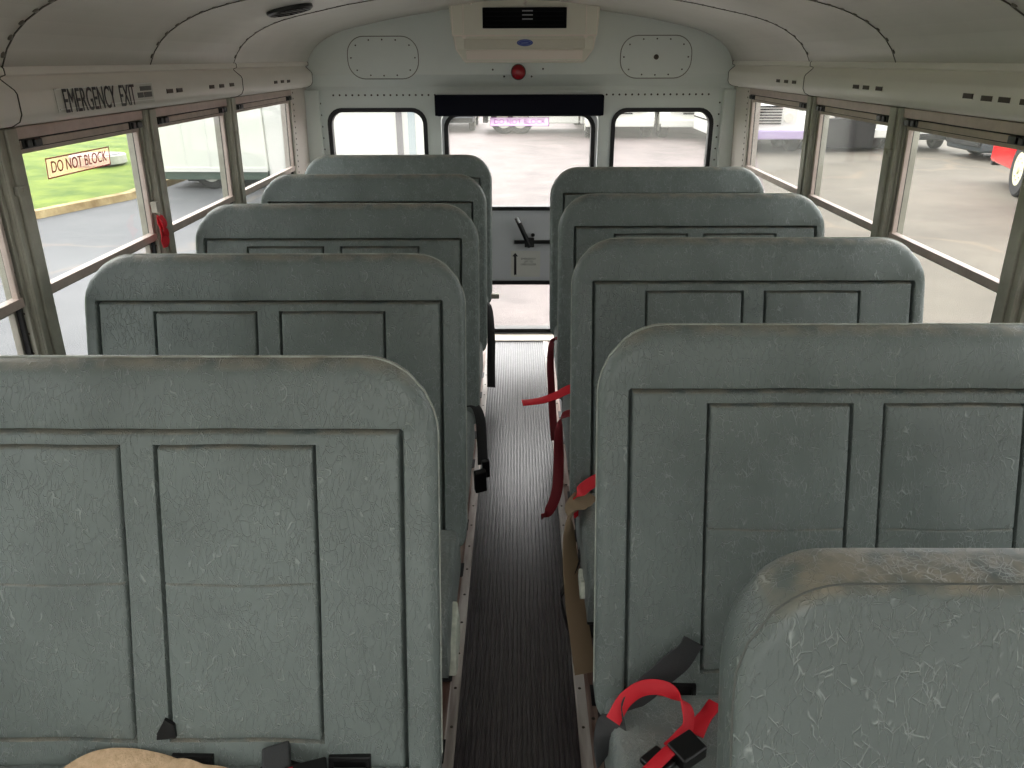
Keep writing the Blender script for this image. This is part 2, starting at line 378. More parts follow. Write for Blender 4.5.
def plate(name, outline, holes, y0, y1, m, parent=None, bevel=0):
    """sheet with rounded holes, outline in (x, z), between y0 and y1"""
    cu = bpy.data.curves.new(name, 'CURVE'); cu.dimensions = '2D'; cu.fill_mode = 'BOTH'; cu.extrude = abs(y1-y0)/2
    for pl in [outline]+holes:
        s = cu.splines.new('POLY'); s.points.add(len(pl)-1); s.use_cyclic_u = True
        for p, q in zip(s.points, pl): p.co = (q[0], q[1], 0, 1)
    t = bpy.data.objects.new(name, cu); me = bpy.data.meshes.new_from_object(t); bpy.data.objects.remove(t)
    me.transform(Matrix.Translation((0, (y0+y1)/2, 0)) @ Matrix.Rotation(PI/2, 4, 'X'))
    me.name = name; me.materials.clear(); me.materials.append(m)
    o = bpy.data.objects.new(name, me); C.objects.link(o)
    if parent: o.parent = parent
    if bevel:
        b = o.modifiers.new('bevel', 'BEVEL'); b.width = bevel; b.segments = 2; b.limit_method = 'ANGLE'
    return o
def text_mesh(name, s, size, depth, m, mw, parent=None, sx=1, bold=0, align='CENTER'):
    cu = bpy.data.curves.new(name, 'FONT'); cu.body = s; cu.size = size; cu.extrude = depth; cu.offset = bold
    cu.align_x = align; cu.align_y = 'CENTER'
    t = bpy.data.objects.new(name, cu); me = bpy.data.meshes.new_from_object(t); bpy.data.objects.remove(t)
    me.transform(mw @ Matrix.Diagonal((sx, 1, 1, 1))); me.materials.clear(); me.materials.append(m); me.name = name
    o = bpy.data.objects.new(name, me); C.objects.link(o)
    if parent: o.parent = parent
    return o
def frame_mw(origin, right, up):
    r = Vector(right).normalized(); u = Vector(up).normalized(); n = r.cross(u)
    return Matrix(((r.x, u.x, n.x, origin[0]), (r.y, u.y, n.y, origin[1]), (r.z, u.z, n.z, origin[2]), (0, 0, 0, 1)))
def dome(bm, c, nrm, r, h, n=8):
    nrm = Vector(nrm).normalized(); u = nrm.orthogonal().normalized(); v = nrm.cross(u); c = Vector(c)
    A = [bm.verts.new(c+r*(math.cos(2*PI*i/n)*u+math.sin(2*PI*i/n)*v)) for i in range(n)]
    B = [bm.verts.new(c+h*.7*nrm+.65*r*(math.cos(2*PI*i/n)*u+math.sin(2*PI*i/n)*v)) for i in range(n)]
    t = bm.verts.new(c+h*nrm)
    for i in range(n):
        bm.faces.new((A[i], A[(i+1) % n], B[(i+1) % n], B[i])); bm.faces.new((B[i], B[(i+1) % n], t))

# ================================================================== the bus shell
Y0, Y1 = -2.6, 4.38           # front bulkhead to rear wall
SEAMS = [-1.80, -1.09, -.38, .33, 1.04, 1.748, 2.459, 3.184]
XO = .013                     # the shell's centre line lies a little right of the photographer
CP = [(1.106, 1.536), (1.085, 1.575), (1.06, 1.605), (1.03, 1.63), (.99, 1.654), (.945, 1.674), (.90, 1.689), (.84, 1.704), (.78, 1.716), (.65, 1.742), (.54, 1.759), (.35, 1.787), (.18, 1.806), (0, 1.814)]
CP = [(x*1.0115, z) for x, z in CP]
CPF = [(-x, z) for x, z in CP]+[(x, z) for x, z in CP[-2::-1]]
def ceil_z(x):
    x = abs(x)
    for (a, za), (b, zb) in zip(CP, CP[1:]):
        if b <= x <= a: return zb+(za-zb)*(x-b)/(a-b)
    return CP[0][1]
ob = obj('ceiling', sheet(bmesh.new(), CPF, Y0, Y1, 'y', 1), M_CEIL, smooth=True, sharp=1.2)
ob['kind'] = 'structure'; ceiling = ob
sol = ob.modifiers.new('thickness', 'SOLIDIFY'); sol.thickness = .05; sol.offset = 0
sol.offset = 1 if ob.data.polygons[0].normal.z > 0 else -1
for Y in SEAMS[3:]:
    bm = bmesh.new()                              # sealed overlap line and its rivets, one strip per seam
    prof = CPF
    A = [];
    for (dy, dz) in ((-.0028, 0), (-.0028, -.0025), (.0012, -.0025), (.0012, 0)):
        A.append([bm.verts.new((x, Y+dy, z+dz)) for x, z in prof])
    for i in range(len(prof)-1):
        for a, b in zip(A, A[1:]): bm.faces.new((a[i], a[i+1], b[i+1], b[i]))
    obj('seam_sealant', bm, mat('dark_sealant', (72, 68, 58), .7), ceiling)
    bm = bmesh.new(); acc = 0; nxt = .03
    for (a, b) in zip(prof, prof[1:]):
        L_ = math.hypot(b[0]-a[0], b[1]-a[1])
        while nxt <= acc+L_:
            t = (nxt-acc)/L_; x = a[0]+(b[0]-a[0])*t; z = a[1]+(b[1]-a[1])*t
            dome(bm, (x, Y-.009, z), (-(b[1]-a[1])*-1, 0, -(b[0]-a[0])), .0075, .005, 8); nxt += .042
        acc += L_
    obj('rivet_row', bm, mat('painted_rivet', (104, 100, 90), .4), ceiling, smooth=True)

# dark round speaker grille on the ceiling
vx, vy = -.80, 2.90
vz = ceil_z(vx)
sl = math.atan2(ceil_z(vx+.05)-ceil_z(vx-.05), .1)
sp = thing('speaker_grille', 'round black speaker grille set in the white ceiling near the rear', 'speaker', (vx, vy, vz)); sp.rotation_euler = (0, -sl, 0)
bm = bmesh.new(); 
for i, (r0, z0, r1, z1) in enumerate([(.080, 0, .080, -.010), (.080, -.010, .072, -.015), (.072, -.015, .067, -.010), (.067, -.010, .001, -.010)]):
    cyl(bm, (0, 0, z0), (0, 0, z1), r0, 28, r1, False)
obj('rim', bm, M_BLACK, sp, smooth=True)
bm = bmesh.new()
for k in range(7): box(bm, (-.060+k*.0185, -.06*math.sqrt(max(0, 1-((k-3)/3.6)**2)), -.014), (-.054+k*.0185, .06*math.sqrt(max(0, 1-((k-3)/3.6)**2)), -.010))
obj('grille_bar', bm, M_BLACK, sp)

# made-up fixtures for the added fill lights (their light is set at the top of the script)
for yy in (-.35, -1.6):
    t = thing('fill_fixture', 'flat rectangular ceiling dome lamp above the aisle, %s' % ('nearest the seats' if yy > -1 else 'nearest the windscreen'), 'lamp', (0, yy, 1.80), group='ceiling dome lamps ahead of the seats')
    bm = box(bmesh.new(), (-.27, -.37, -.012), (.27, .37, .012)); obj('lamp_base', bm, M_AC, t, bevel=.005)

# valences (air ducts) above the side windows
VP = [(1.118, 1.540), (1.114, 1.535), (1.114, 1.523), (1.128, 1.518), (1.126, 1.513), (1.102, 1.492), (1.098, 1.484), (1.099, 1.442), (1.107, 1.427), (1.126, 1.417), (1.156, 1.413), (1.20, 1.412), (1.20, 1.55), (1.14, 1.55)]
cnt = 0
for s in (-1, 1):
    segs = ([(Y0, .33), (.33, 1.745), (1.745, 3.20), (3.20, 4.30)] if s < 0 else [(Y0, .33), (.33, 1.60), (1.60, 3.16), (3.16, 4.30)])
    for (a, b) in segs:
        bm = bmesh.new(); prism(bm, [(s*x, z) for x, z in VP], a+.001, b-.001, 'y')
        cnt += 1; o = struct('trim_%d' % cnt, bm, M_PAINT, smooth=True, sharp=.9)
        # the recess lip at the joint
        bm = bmesh.new()
        lip = [(s*(x-.0015), z) for x, z in VP[:11]]
        tube(bm, [(x, b-.0015, z) for x, z in lip], .0014, 5)
        obj('duct_joint', bm, mat('dark_sealant', (72, 68, 58)), o)
        g = [(a_, z_) for a_, z_ in ([(2.487, 1.466), (2.56, 1.466), (2.836, 1.467), (2.933, 1.467), (3.038, 1.468), (3.597, 1.462), (3.70, 1.462), (3.80, 1.461)] if s < 0 else
             [(3.347, 1.466), (3.247, 1.466), (3.152, 1.466), (2.572, 1.468), (2.497, 1.468), (2.406, 1.468), (1.925, 1.468), (1.847, 1.466), (1.779, 1.466), (1.70, 1.465)])]
        for (yy, zz) in g:
            yy *= (1.012 if s < 0 else 1.037); zz = 1.5518-(1.5518-zz)*1.045
            if a < yy < b:
                bm = bmesh.new(); box(bm, (s*1.0955, yy-.021, zz-.006), (s*1.110, yy+.021, zz+.006)); 
                v = obj('air_slot', bm, mat('slot_dark', (78, 68, 62), .6), o)
                bm = bmesh.new()
                for zc in (zz-.007, zz+.007): box(bm, (s*1.096, yy-.023, zc-.001), (s*1.102, yy+.023, zc+.001))
                obj('slot_rim', bm, M_PAINT, v)

# EMERGENCY EXIT decal over the left window
t = thing('emergency_exit_sign', 'clear EMERGENCY EXIT decal in tall black letters above the left exit window', 'sign', (-1.0955, 2.145, 1.462))
mw = frame_mw((0, 0, 0), (0, 1, 0), (0, 0, 1))
text_mesh('lettering', 'EMERGENCY  EXIT', .078, .0004, M_BLACK, Matrix.Translation((.0022, -.052, -.003)) @ mw, t, sx=.565, bold=.0001)
bm = box(bmesh.new(), (-.0005, -.262, -.025), (.0005, .25, .028)); obj('backing', bm, mat('decal_grey', (204, 203, 194), .35), t)
bm = bmesh.new(); box(bm, (.0003, -.255, .026), (.0016, .25, .0285)); box(bm, (.0003, -.255, -.0185), (.0022, .25, -.0165)); obj('glossy_edge', bm, M_WHITE, t)
bm = bmesh.new(); box(bm, (.0003, .17, .008), (.0014, .24, .020)); box(bm, (.0003, .15, -.010), (.0014, .185, .004)); box(bm, (.0003, .19, -.010), (.0014, .24, .004))
obj('small_print_block', bm, mat('small_print', (92, 92, 88), .5), t)

# ---------------------------------------------------------------- side walls and windows
def wx(z, off=0): return 1.158+(1.402-z)*.03+off
for s, nm in ((-1, 'left'), (1, 'right')):
    bm = bmesh.new()
    prism(bm, [(s*wx(.74, 0), .74), (s*wx(.70, -.015), .735), (s*wx(.0, -.02)*1.0, 0), (s*1.32, 0), (s*1.26, .70), (s*wx(.74, .06), .74)], Y0, Y1, 'y')
    # roof-edge backing above the windows
    box(bm, (s*1.17, Y0, 1.405), (s*1.22, Y1, 1.56))
    # rear corner panel after the last window
    w = struct('wall_'+nm, bm, M_PAINT)
    bm = bmesh.new()
    prism(bm, [(s*wx(1.41), 1.41), (s*wx(.73), .73), (s*wx(.73, .06), .73), (s*wx(1.41, .06), 1.41)], 4.08, Y1, 'y')
    rp = obj('corner_panel', bm, mat('pinkish_white_paint', (204, 196, 188), .45), w)
    bm = bmesh.new()
    for zz in [.78+.028*i for i in range(23)]: dome(bm, (s*wx(zz, -.001), 4.105, zz), (-s, 0, 0), .005, .003, 6)
    obj('rivet_row', bm, M_SCREW, rp)
    bm = box(bmesh.new(), (s*1.155, Y0, .40), (s*1.115, Y1, .425)); obj('seat_rail', bm, M_ALU, w)

def window_unit(s, a, b, label=None):
    """aluminium split-sash bus window between Y=a and Y=b"""
    global WN
    WN += 1
    R = structure('window_%d' % WN, (s*1.17, (a+b)/2, 1.07))
    cx, cy, cz = s*1.17, (a+b)/2, 1.07
    def fx(off):  # local shear: x given as offset outward from the sloped window plane
        return lambda p: (s*(wx(p[2])+p[0])-cx, p[1]-cy, p[2]-cz)
    f = fx(0)
    bm = bmesh.new()   # fixed outer frame
    box(bm, (-.006, a, 1.385), (.04, b, 1.412), f)
    hd = obj('header_rail', bm, M_ALUP, R, bevel=.0015); bm = bmesh.new(); box(bm, (-.004, a, .735), (.04, b, .765), f)
    box(bm, (0.0, a, .735), (.03, a+.014, 1.386), f); box(bm, (0.0, b-.012, .735), (.028, b, 1.386), f)
    fr = obj('window_frame', bm, M_ALUD, R, bevel=.0015)
    bm = bmesh.new()
    for zz in [.80+.05*i for i in range(12)]:
        p = f((.012, b-.0122, zz)); dome(bm, p, (0, -1, 0), .0035, .002, 6)
    obj('frame_screw', bm, M_SCREW, fr)
    bm = bmesh.new()
    box(bm, (.012, b-.020, .77), (.026, b-.012, 1.376), f); box(bm, (.012, a+.016, .77), (.030, a+.021, 1.376), f)
    obj('glazing_channel', bm, M_SEAL, fr)
    # upper sash
    bm = bmesh.new()
    box(bm, (-.004, a+.021, 1.3645), (.022, b-.021, 1.3815), f)
    box(bm, (.002, a+.021, 1.352), (.022, b-.021, 1.3625), f)
    box(bm, (0.0, a+.018, 1.020), (.024, b-.018, 1.042), f)
    box(bm, (.004, a+.021, 1.03), (.018, a+.031, 1.36), f); box(bm, (.004, b-.031, 1.03), (.018, b-.021, 1.36), f)
    us = obj('upper_sash', bm, M_ALUG, R, bevel=.001)
    bm = bmesh.new(); box(bm, (-.001, a+.02, 1.3623), (.02, b-.02, 1.3648), f); box(bm, (.0, a+.014, 1.3812), (.03, b-.014, 1.3856), f)
    obj('shadow_gap_seal', bm, M_SEAL, us)
    for (c0, c1) in ((a+.024, a+.094), (b-.094, b-.024)):
        bm = bmesh.new(); L3 = (c1-c0)/3
        box(bm, (-.009, c0, 1.363), (-.003, c1, 1.384), f)
        box(bm, (-.016, c0+.006, 1.365), (-.008, c0+L3, 1.382), f); box(bm, (-.016, c0+L3*1.5, 1.365), (-.008, c1-.006, 1.382), f)
        obj('sash_latch', bm, M_BLACK, us, bevel=.002)
    bm = bmesh.new(); box(bm, (.010, a+.03, 1.04), (.013, b-.03, 1.354), f); obj('upper_pane', bm, M_GLASSD, us)
    # lower sash
    bm = bmesh.new()
    box(bm, (.024, a+.018, 1.006), (.040, b-.018, 1.026), f); box(bm, (.024, a+.018, .765), (.040, b-.018, .78), f)
    box(bm, (.024, a+.018, .765), (.040, a+.028, 1.01), f); box(bm, (.024, b-.028, .765), (.040, b-.018, 1.01), f)
    ls = obj('lower_sash', bm, M_ALU, R, bevel=.001)
    bm = bmesh.new(); box(bm, (.030, a+.026, .775), (.033, b-.026, 1.01), f); obj('lower_pane', bm, M_GLASSD, ls)
    return R
WN = 0
pil = [-1.80, -1.09, -.38, .33, 1.04, 1.748, 2.459, 3.184]
for s in (-1, 1):
    for p in pil:
        bm = bmesh.new()
        f = lambda q: (s*(wx(q[2])+q[0]), q[1], q[2])
        box(bm, (-.010, p-.036, .735), (.055, p+.036, 1.412), f)
        box(bm, (-.017, p-.006, .735), (-.009, p+.034, 1.412), f)
        box(bm, (-.014, p-.034, .735), (-.009, p-.022, 1.412), f)
        cnt += 1; tp = struct('trim_%d' % cnt, bm, M_ALUD, bevel=.0025)
        bm = bmesh.new(); box(bm, (-.022, p-.018, 1.268), (-.012, p+.014, 1.290), f); dome(bm, f((-.0225, p-.002, 1.279)), (-s, 0, 0), .006, .003)
        obj('pillar_clip', bm, M_ALUD, tp, bevel=.001)
    for a, b in zip(pil, pil[1:]+[4.10]):
        window_unit(s, a+.036, b-.036)

# ---------------------------------------------------------------- floor, runner, strips
bm = box(bmesh.new(), (-1.30, Y0, -.06), (1.30, 4.36, -.004)); floor = struct('floor', bm, M_FLOOR)
run = thing('aisle_runner', 'ribbed black rubber runner down the middle of the aisle floor', 'floor mat', (0, 0, 0))
bm = bmesh.new(); prof = [(-.152, -.003)]; n = 24; p_ = .304/n
for i in range(n):
    x = -.152+i*p_
    prof += [(x+.0001, .003), (x+p_*.12, .0042), (x+p_*.58, .0042), (x+p_*.70, .003), (x+p_*.74, -.002), (x+p_*.97, -.002)]
prof += [(.152, -.003)]
prism(bm, prof, Y0+.1, 4.235, 'y'); obj('ribbed_mat', bm, M_RUN, run)
for s, nm in ((-1, 'left'), (1, 'right')):
    bm = bmesh.new()
    x0 = .153; prism(bm, [(s*x0, -.003), (s*x0, .0045), (s*(x0+.004), .006), (s*(x0+.024), .006), (s*(x0+.028), .0045), (s*(x0+.028), -.003)], Y0+.1, 4.25, 'y')
    t = obj('floor_strip', bm, M_STRIP); tag(t, 'aluminium screw-down strip along the %s edge of the aisle runner' % nm, 'trim strip')
    bm = bmesh.new(); prism(bm, [(s*(x0+.027), -.003), (s*(x0+.027), .0035), (s*(x0+.054), .0035), (s*(x0+.054), -.003)], Y0+.1, 4.25, 'y')
    obj('side_flange', bm, M_RUST, t)['label'] = 'browned outer flange'
    bm = bmesh.new()
    for k in range(26):
        yy = 1.02+k*.128; dome(bm, (s*(x0+.013), yy, .005), (0, 0, 1), .0052, .003, 8)
        if k % 3 == 0: dome(bm, (s*(x0+.041), yy+.03, .0035), (0, 0, 1), .005, .003, 8)
    obj('strip_screw', bm, M_SCREW, t)
bm = box(bmesh.new(), (-.46, 4.235, -.004), (.47, 4.36, .010)); o = obj('door_threshold', bm, M_ALU, bevel=.003); cnt += 1; o.name = 'trim_%d' % cnt; o['kind'] = 'structure'

# ---------------------------------------------------------------- rear wall and door
ZB = 1.44
outl = [(-1.24, -.05), (1.26, -.05), (1.26, ZB), (-1.24, ZB)]
door = rrect(.012, .64, .435, .645, .05)
hl = rrect(-.77, 1.03, .262, .265, .075); hr = rrect(.795, 1.03, .268, .262, .075)
rw = plate('wall_rear', outl, [door, hl, hr], 4.38, 4.44, M_REARW); rw['kind'] = 'structure'
# upper bulkhead: stands proud and slopes back to the window line
bm = bmesh.new()
def rear_y(z): return 4.31 if z > 1.475 else 4.31+.07*(1.475-z)/.05
top = [(x, z+.02) for x, z in CPF]
A = [bm.verts.new((x, 4.31, z)) for x, z in top]; 
lo = [bm.verts.new((x, 4.31, 1.475)) for x in (-1.15, 1.15)]; mid = [bm.verts.new((x, 4.372, 1.415)) for x in (-1.15, 1.15)]; lw = [bm.verts.new((x, 4.379, 1.395)) for x in (-1.15, 1.15)]
bm.faces.new([lo[0]]+A+[lo[1]]); bm.faces.new((lo[0], lo[1], mid[1], mid[0])); bm.faces.new((mid[0], mid[1], lw[1], lw[0]))
rb = obj('bulkhead', bm, M_REARW, rw)
bm = box(bmesh.new(), (-1.2, 4.385, 1.42), (1.2, 4.44, 1.9)); obj('outer_skin', bm, M_REARW, rw)
bm = bmesh.new()
for k in range(60):
    x = -1.0+k*.0345
    if -.44 < x < .47: continue
    dome(bm, (x, 4.3795, 1.372), (0, -1, 0), .0055, .003, 7)
for k in range(12):
    for x in (-1.075, 1.10): dome(bm, (x, 4.3795, 1.33-k*.06), (0, -1, 0), .005, .003, 7)
obj('rivet_row', bm, M_SCREW, rw)
for s, xx in ((-1, -1.125), (1, 1.16)):
    bm = box(bmesh.new(), (xx-.05, 4.34, .0), (xx+.05-(.01 if s > 0 else 0), 4.379, 1.40)); obj('corner_post', bm, M_REARW, rw, bevel=.004)
# fixed rear windows
for q, (cx, cz, hw, hh) in enumerate(((-.77, 1.03, .262, .265), (.795, 1.03, .268, .262))):
    WN += 1; R = structure('window_%d' % WN, (cx, 4.39, cz))
    plate('rubber_gasket', rrect(0, 0, hw+.012, hh+.012, .082), [rrect(0, 0, hw-.010, hh-.010, .066)], -.018, .03, M_SEAL, R, bevel=.003)
    plate('gasket_lip', rrect(0, 0, hw+.020, hh+.020, .09), [rrect(0, 0, hw+.013, hh+.013, .083)], -.012, .0, M_REARW, R)
    plate('pane', rrect(0, 0, hw-.009, hh-.009, .065), [], .004, .008, M_GLASSR, R)
# emergency door
D = structure('door_1', (.012, 4.40, 0))
plate('door_leaf', rrect(0, .64, .430, .640, .048), [rrect(0, 1.018, .405, .255, .075), rrect(0, .176, .405, .150, .045)], -.02, .02, mat('door_paint', (212, 214, 218), .4, noise=.04, nscale=4), D, bevel=.002)
for nm, cz, hh, r in (('upper', 1.018, .255, .075), ('lower', .176, .150, .045)):
    g = plate(nm+'_gasket', rrect(0, cz, .416, hh+.011, r+.01), [rrect(0, cz, .394, hh-.011, r-.01)], -.034, .03, M_SEAL, D, bevel=.003)
    plate('pane', rrect(0, cz, .395, hh-.010, r-.009), [], .0, .004, M_GLASSR, g)
bm = bmesh.new(); cyl(bm, (-.005, -.052, .69), (.062, -.052, .545), .014, 12); cyl(bm, (.055, -.02, .570), (.055, -.064, .570), .024, 14)
dome(bm, (.078, -.03, .61), (0, -1, 0), .012, .01); box(bm, (.03, -.06, .545), (.085, -.045, .60))
h = obj('door_handle', bm, M_BLACK, D, bevel=.002)
bm = bmesh.new(); cyl(bm, (-.017, -.052, .716), (-.003, -.052, .686), .0155, 12); obj('chrome_grip', bm, M_CHROME, h)['label'] = 'bright chrome handle tip'
bm = bmesh.new(); box(bm, (-.03, -.046, .562), (.36, -.030, .582)); box(bm, (.34, -.05, .55), (.38, -.02, .60)); obj('latch_bar', bm, M_BLACK, D, bevel=.002)
st = thing('door_instruction_sticker', 'white sticker with black upward arrow below the rear door handle', 'sticker', (.04, 4.3792, .438))
bm = box(bmesh.new(), (-.078, -.0005, -.078), (.094, .0005, .078)); obj('sticker_sheet', bm, mat('sticker_white', (214, 214, 208), .5), st)
bm = bmesh.new(); P = [(-.06, -.07), (-.053, -.064), (-.046, -.07), (-.046, .045), (-.036, .045), (-.053, .066), (-.070, .045), (-.060, .045)]
prism(bm, [(x, z) for x, z in P], -.0018, -.0006, 'y'); obj('arrow', bm, M_BLACK, st)
for txt, zz, w_ in (('EMERGENCY', .030, 1), ('LIFT TO', .013, 1), ('OPEN DOOR', -.004, 1)):
    text_mesh('printed_line', txt, .016, .0003, mat('small_print', (92, 92, 88)), Matrix.Translation((.025, -.0012, zz)) @ frame_mw((0, 0, 0), (1, 0, 0), (0, 0, 1)), st, sx=.95)
# stickers on glass
def sticker(loc, right, up, w, h, m, m2, label, fill=None):
    t = thing('window_sticker', label, 'sticker', loc)
    mw = frame_mw((0, 0, 0), right, up)
    o = text_mesh('lettering', 'DO NOT BLOCK', h*.80, .0003, m, mw, t, sx=w*.90/(h*.80*7.75))
    bm = bmesh.new(); e = h*.06
    for a, b in (((-w/2, -h/2), (w/2, -h/2+e)), ((-w/2, h/2-e), (w/2, h/2)), ((-w/2, -h/2), (-w/2+e, h/2)), ((w/2-e, -h/2), (w/2, h/2))):
        box(bm, (a[0], a[1], -.0002), (b[0], b[1], .0004), lambda p: tuple(mw @ Vector(p)))
    obj('border', bm, m, t)
    if m2:
        bm = box(bmesh.new(), (-w/2, -h/2, -.0009), (w/2, h/2, -.0004), lambda p: tuple(mw @ Vector(p))); obj('film', bm, m2, t)
    return t
def film_mat(name, rgb, a):
    m = bpy.data.materials.new(name); m.use_nodes = True; t = m.node_tree; t.nodes.clear(); N = t.nodes.new; L = t.links.new
    o = N('ShaderNodeOutputMaterial'); tr = N('ShaderNodeBsdfTransparent'); d = N('ShaderNodeBsdfTranslucent'); d.inputs[0].default_value = lin(rgb)
    ms = N('ShaderNodeMixShader'); ms.inputs[0].default_value = a; L(tr.outputs[0], ms.inputs[1]); L(d.outputs[0], ms.inputs[2]); L(ms.outputs[0], o.inputs[0]); return m
zc = 1.305
sticker((-(wx(zc)+.006), 2.055, zc), (0, 1, -.01), (.085, 0, 1), .31, .050, M_RSTK, film_mat('pink_film', (250, 205, 180), .22), 'red DO NOT BLOCK sticker on the left exit window glass')
sticker((.012, 4.397, 1.232), (1, 0, 0), (0, 0, 1), .325, .046, M_PSTK, film_mat('lilac_film', (235, 200, 240), .35), 'lilac DO NOT BLOCK sticker on the rear door glass')

# roller shade above the door
t = thing('roller_shade', 'dark navy rolled-up shade mounted above the rear door window', 'shade', (.01, 4.33, 1.322))
bm = box(bmesh.new(), (-.452, -.045, -.052), (.452, .045, .052)); obj('valance', bm, M_SHADE, t, bevel=.006, seg=3)
bm = bmesh.new(); cyl(bm, (-.44, .0, -.045), (.44, 0, -.045), .012, 12); obj('hem_bar', bm, M_SHADE, t)
# access covers
for nm, cx, plug in (('left', -.705, False), ('right', .725, True)):
    t = thing('access_cover', ('riveted oval access cover on the upper rear wall, left of the air conditioner' if not plug else 'riveted oval access cover with a centre plug, right of the air conditioner'), 'cover plate', (cx, 4.3095, 1.558))
    plate('cover_plate', rrect(0, 0, .183, .100, .085, 8), [], -.0035, 0, M_REARW, t, bevel=.001)
    plate('edge_sealant', rrect(0, 0, .188, .105, .09, 8), [rrect(0, 0, .1835, .1005, .0855, 8)], -.0012, .0, mat('pale_sealant', (128, 128, 120)), t)
    for x, z in ((-.07, .085), (0, .087), (.07, .085), (-.07, -.085), (0, -.087), (.07, -.085), (-.14, .06), (.14, .06), (-.14, -.06), (.14, -.06), (-.168, 0), (.168, 0)):
        bm = bmesh.new(); dome(bm, (x, -.003, z), (0, -1, 0), .0045, .003); obj('rivet', bm, M_SCREW, t)
    if plug:
        bm = bmesh.new(); cyl(bm, (0, -.003, 0), (0, -.012, 0), .013, 14); obj('plug', bm, M_SCREW, t)
        bm = bmesh.new(); cyl(bm, (0, -.003, 0), (0, -.0045, 0), .028, 18); obj('washer', bm, M_REARW, t)
# red dome warning light
t = thing('warning_lamp', 'small round red warning lamp above the rear door', 'lamp', (.005, 4.31, 1.487))
bm = bmesh.new(); cyl(bm, (0, 0, 0), (0, -.008, 0), .040, 20); obj('lamp_base', bm, M_BLACK, t)
bm = bmesh.new()
for k, (r0, y0, r1, y1) in enumerate(((.037, -.008, .036, -.022), (.036, -.022, .027, -.034), (.027, -.034, .012, -.040), (.012, -.040, .001, -.041))): cyl(bm, (0, y0, 0), (0, y1, 0), r0, 20, r1, False)
obj('lens', bm, M_DOME, t, smooth=True)
bm = bmesh.new()
for x, z in ((-.135, .012), (-.075, -.022), (.07, -.022), (.13, .015)): dome(bm, (x+.005, 4.3095, 1.487+z), (0, -1, 0), .005, .003)
o = obj('rivet', bm, M_SCREW, rw)

# air conditioner: wide housing under the ceiling, seen from the aisle
t = thing('air_conditioner', 'beige ceiling air conditioner with black grille above the rear door', 'air conditioner', (.035, 4.12, 1.67))
def acp(w0, w1, prof): pass
bm = bmesh.new()
secs = [(-.365, .150, -.022), (-.360, -.012, -.022), (-.352, -.022, -.018), (-.345, -.085, -.010)]
# cross profile (y,z) of the housing; y=-.02 is the face towards the aisle
def ring(bm, hw, y, z): return [bm.verts.new((-hw, y, z)), bm.verts.new((hw, y, z))]
prof = [(.19, .150, .372), (-.035, .150, .372), (-.035, -.015, .358), (-.020, -.022, .355), (-.016, -.075, .346), (.010, -.128, .310), (.03, -.138, .298), (.19, -.138, .298)]
rs = [ring(bm, w, y, z) for y, z, w in prof]
n = len(rs)
for i in range(n): bm.faces.new((rs[i][0], rs[i][1], rs[(i+1) % n][1], rs[(i+1) % n][0]))
bm.faces.new([r[0] for r in rs]); bm.faces.new([r[1] for r in rs])
hs = obj('housing', bm, M_AC, t, bevel=.006, seg=3)
bm = bmesh.new(); box(bm, (-.205, -.048, .018), (.205, -.034, .110)); g = obj('grille', bm, M_GRB, t, bevel=.003)
bm = bmesh.new()
for k in range(4): box(bm, (-.19, -.052, .030+k*.02), (.19, -.047, .034+k*.02))
obj('grille_slat', bm, mat('grille_slat_black', (13, 13, 17), .7, spec=.2), g)
bm = bmesh.new()
for k in range(3): box(bm, (-.012, -.0535, .056+k*.018), (.040, -.0515, .061+k*.018))
obj('status_light', bm, mat('pale_indicator', (150, 150, 150), .3), g)
bm = bmesh.new(); prism(bm, [(-.0365, -.010), (-.0365, -.0145), (-.022, -.0205), (-.018, -.0185)], -.350, .350, 'x')
obj('trim_lip', bm, M_ACL, t)
bm = bmesh.new(); box(bm, (-.30, -.0235, -.073), (.30, -.014, -.028)); obj('front_panel', bm, mat('ac_front_shade', (214, 209, 192), .5), t, bevel=.004)
bm = bmesh.new(); prism(bm, [(-.0205, -.080), (.0035, -.122), (.012, -.118), (-.012, -.076)], -.29, .29, 'x'); obj('louvre', bm, M_ACL, t, bevel=.002)
bm = bmesh.new(); cyl(bm, (0, 0, 0), (0, -.004, 0), 1, 28); bmesh.ops.scale(bm, vec=(.040, 1, .0155), verts=bm.verts); bmesh.ops.translate(bm, vec=(.002, -.0235, -.046), verts=bm.verts)
bd = obj('badge', bm, M_BLUE, t)
bm = bmesh.new(); tube(bm, [(.032*math.cos(a)+.002, -.028, .0105*math.sin(a)-.046) for a in [2*PI*k/24 for k in range(25)]], .0007, 5)
cyl(bm, (-.016, -.0285, -.048), (.018, -.0285, -.046), .0012, 6); obj('badge_line', bm, mat('badge_pale', (120, 145, 200), .4), bd)
for x, y, z, q in ((-.262, -.036, .128, .007), (0, -.036, .128, .007), (.28, -.036, .128, .007), (-.30, -.030, -.012, .014), (.30, -.030, -.012, .014)):
    bm = bmesh.new(); dome(bm, (x, y, z), (0, -1, 0), q, .005, 12); obj('screw', bm, M_ACL, t)
for s in (-1, 1):      # moulded side cheeks and light parting lines
    bm = bmesh.new(); tube(bm, [(s*.300, -.0355, .15), (s*.300, -.0365, .0), (s*.315, -.030, -.012), (s*.345, -.026, -.018)], .0022, 6); tube(bm, [(s*.357, -.034, .15), (s*.352, -.034, -.013), (s*.345, -.022, -.020), (s*.340, -.016, -.075), (s*.30, .012, -.128)], .0022, 6)
    obj('parting_line', bm, M_ACL, t)
bm = bmesh.new(); tube(bm, [(-.30, .012, -.1285), (.30, .012, -.1285)], .003, 6); obj('lower_lip', bm, M_ACL, t)

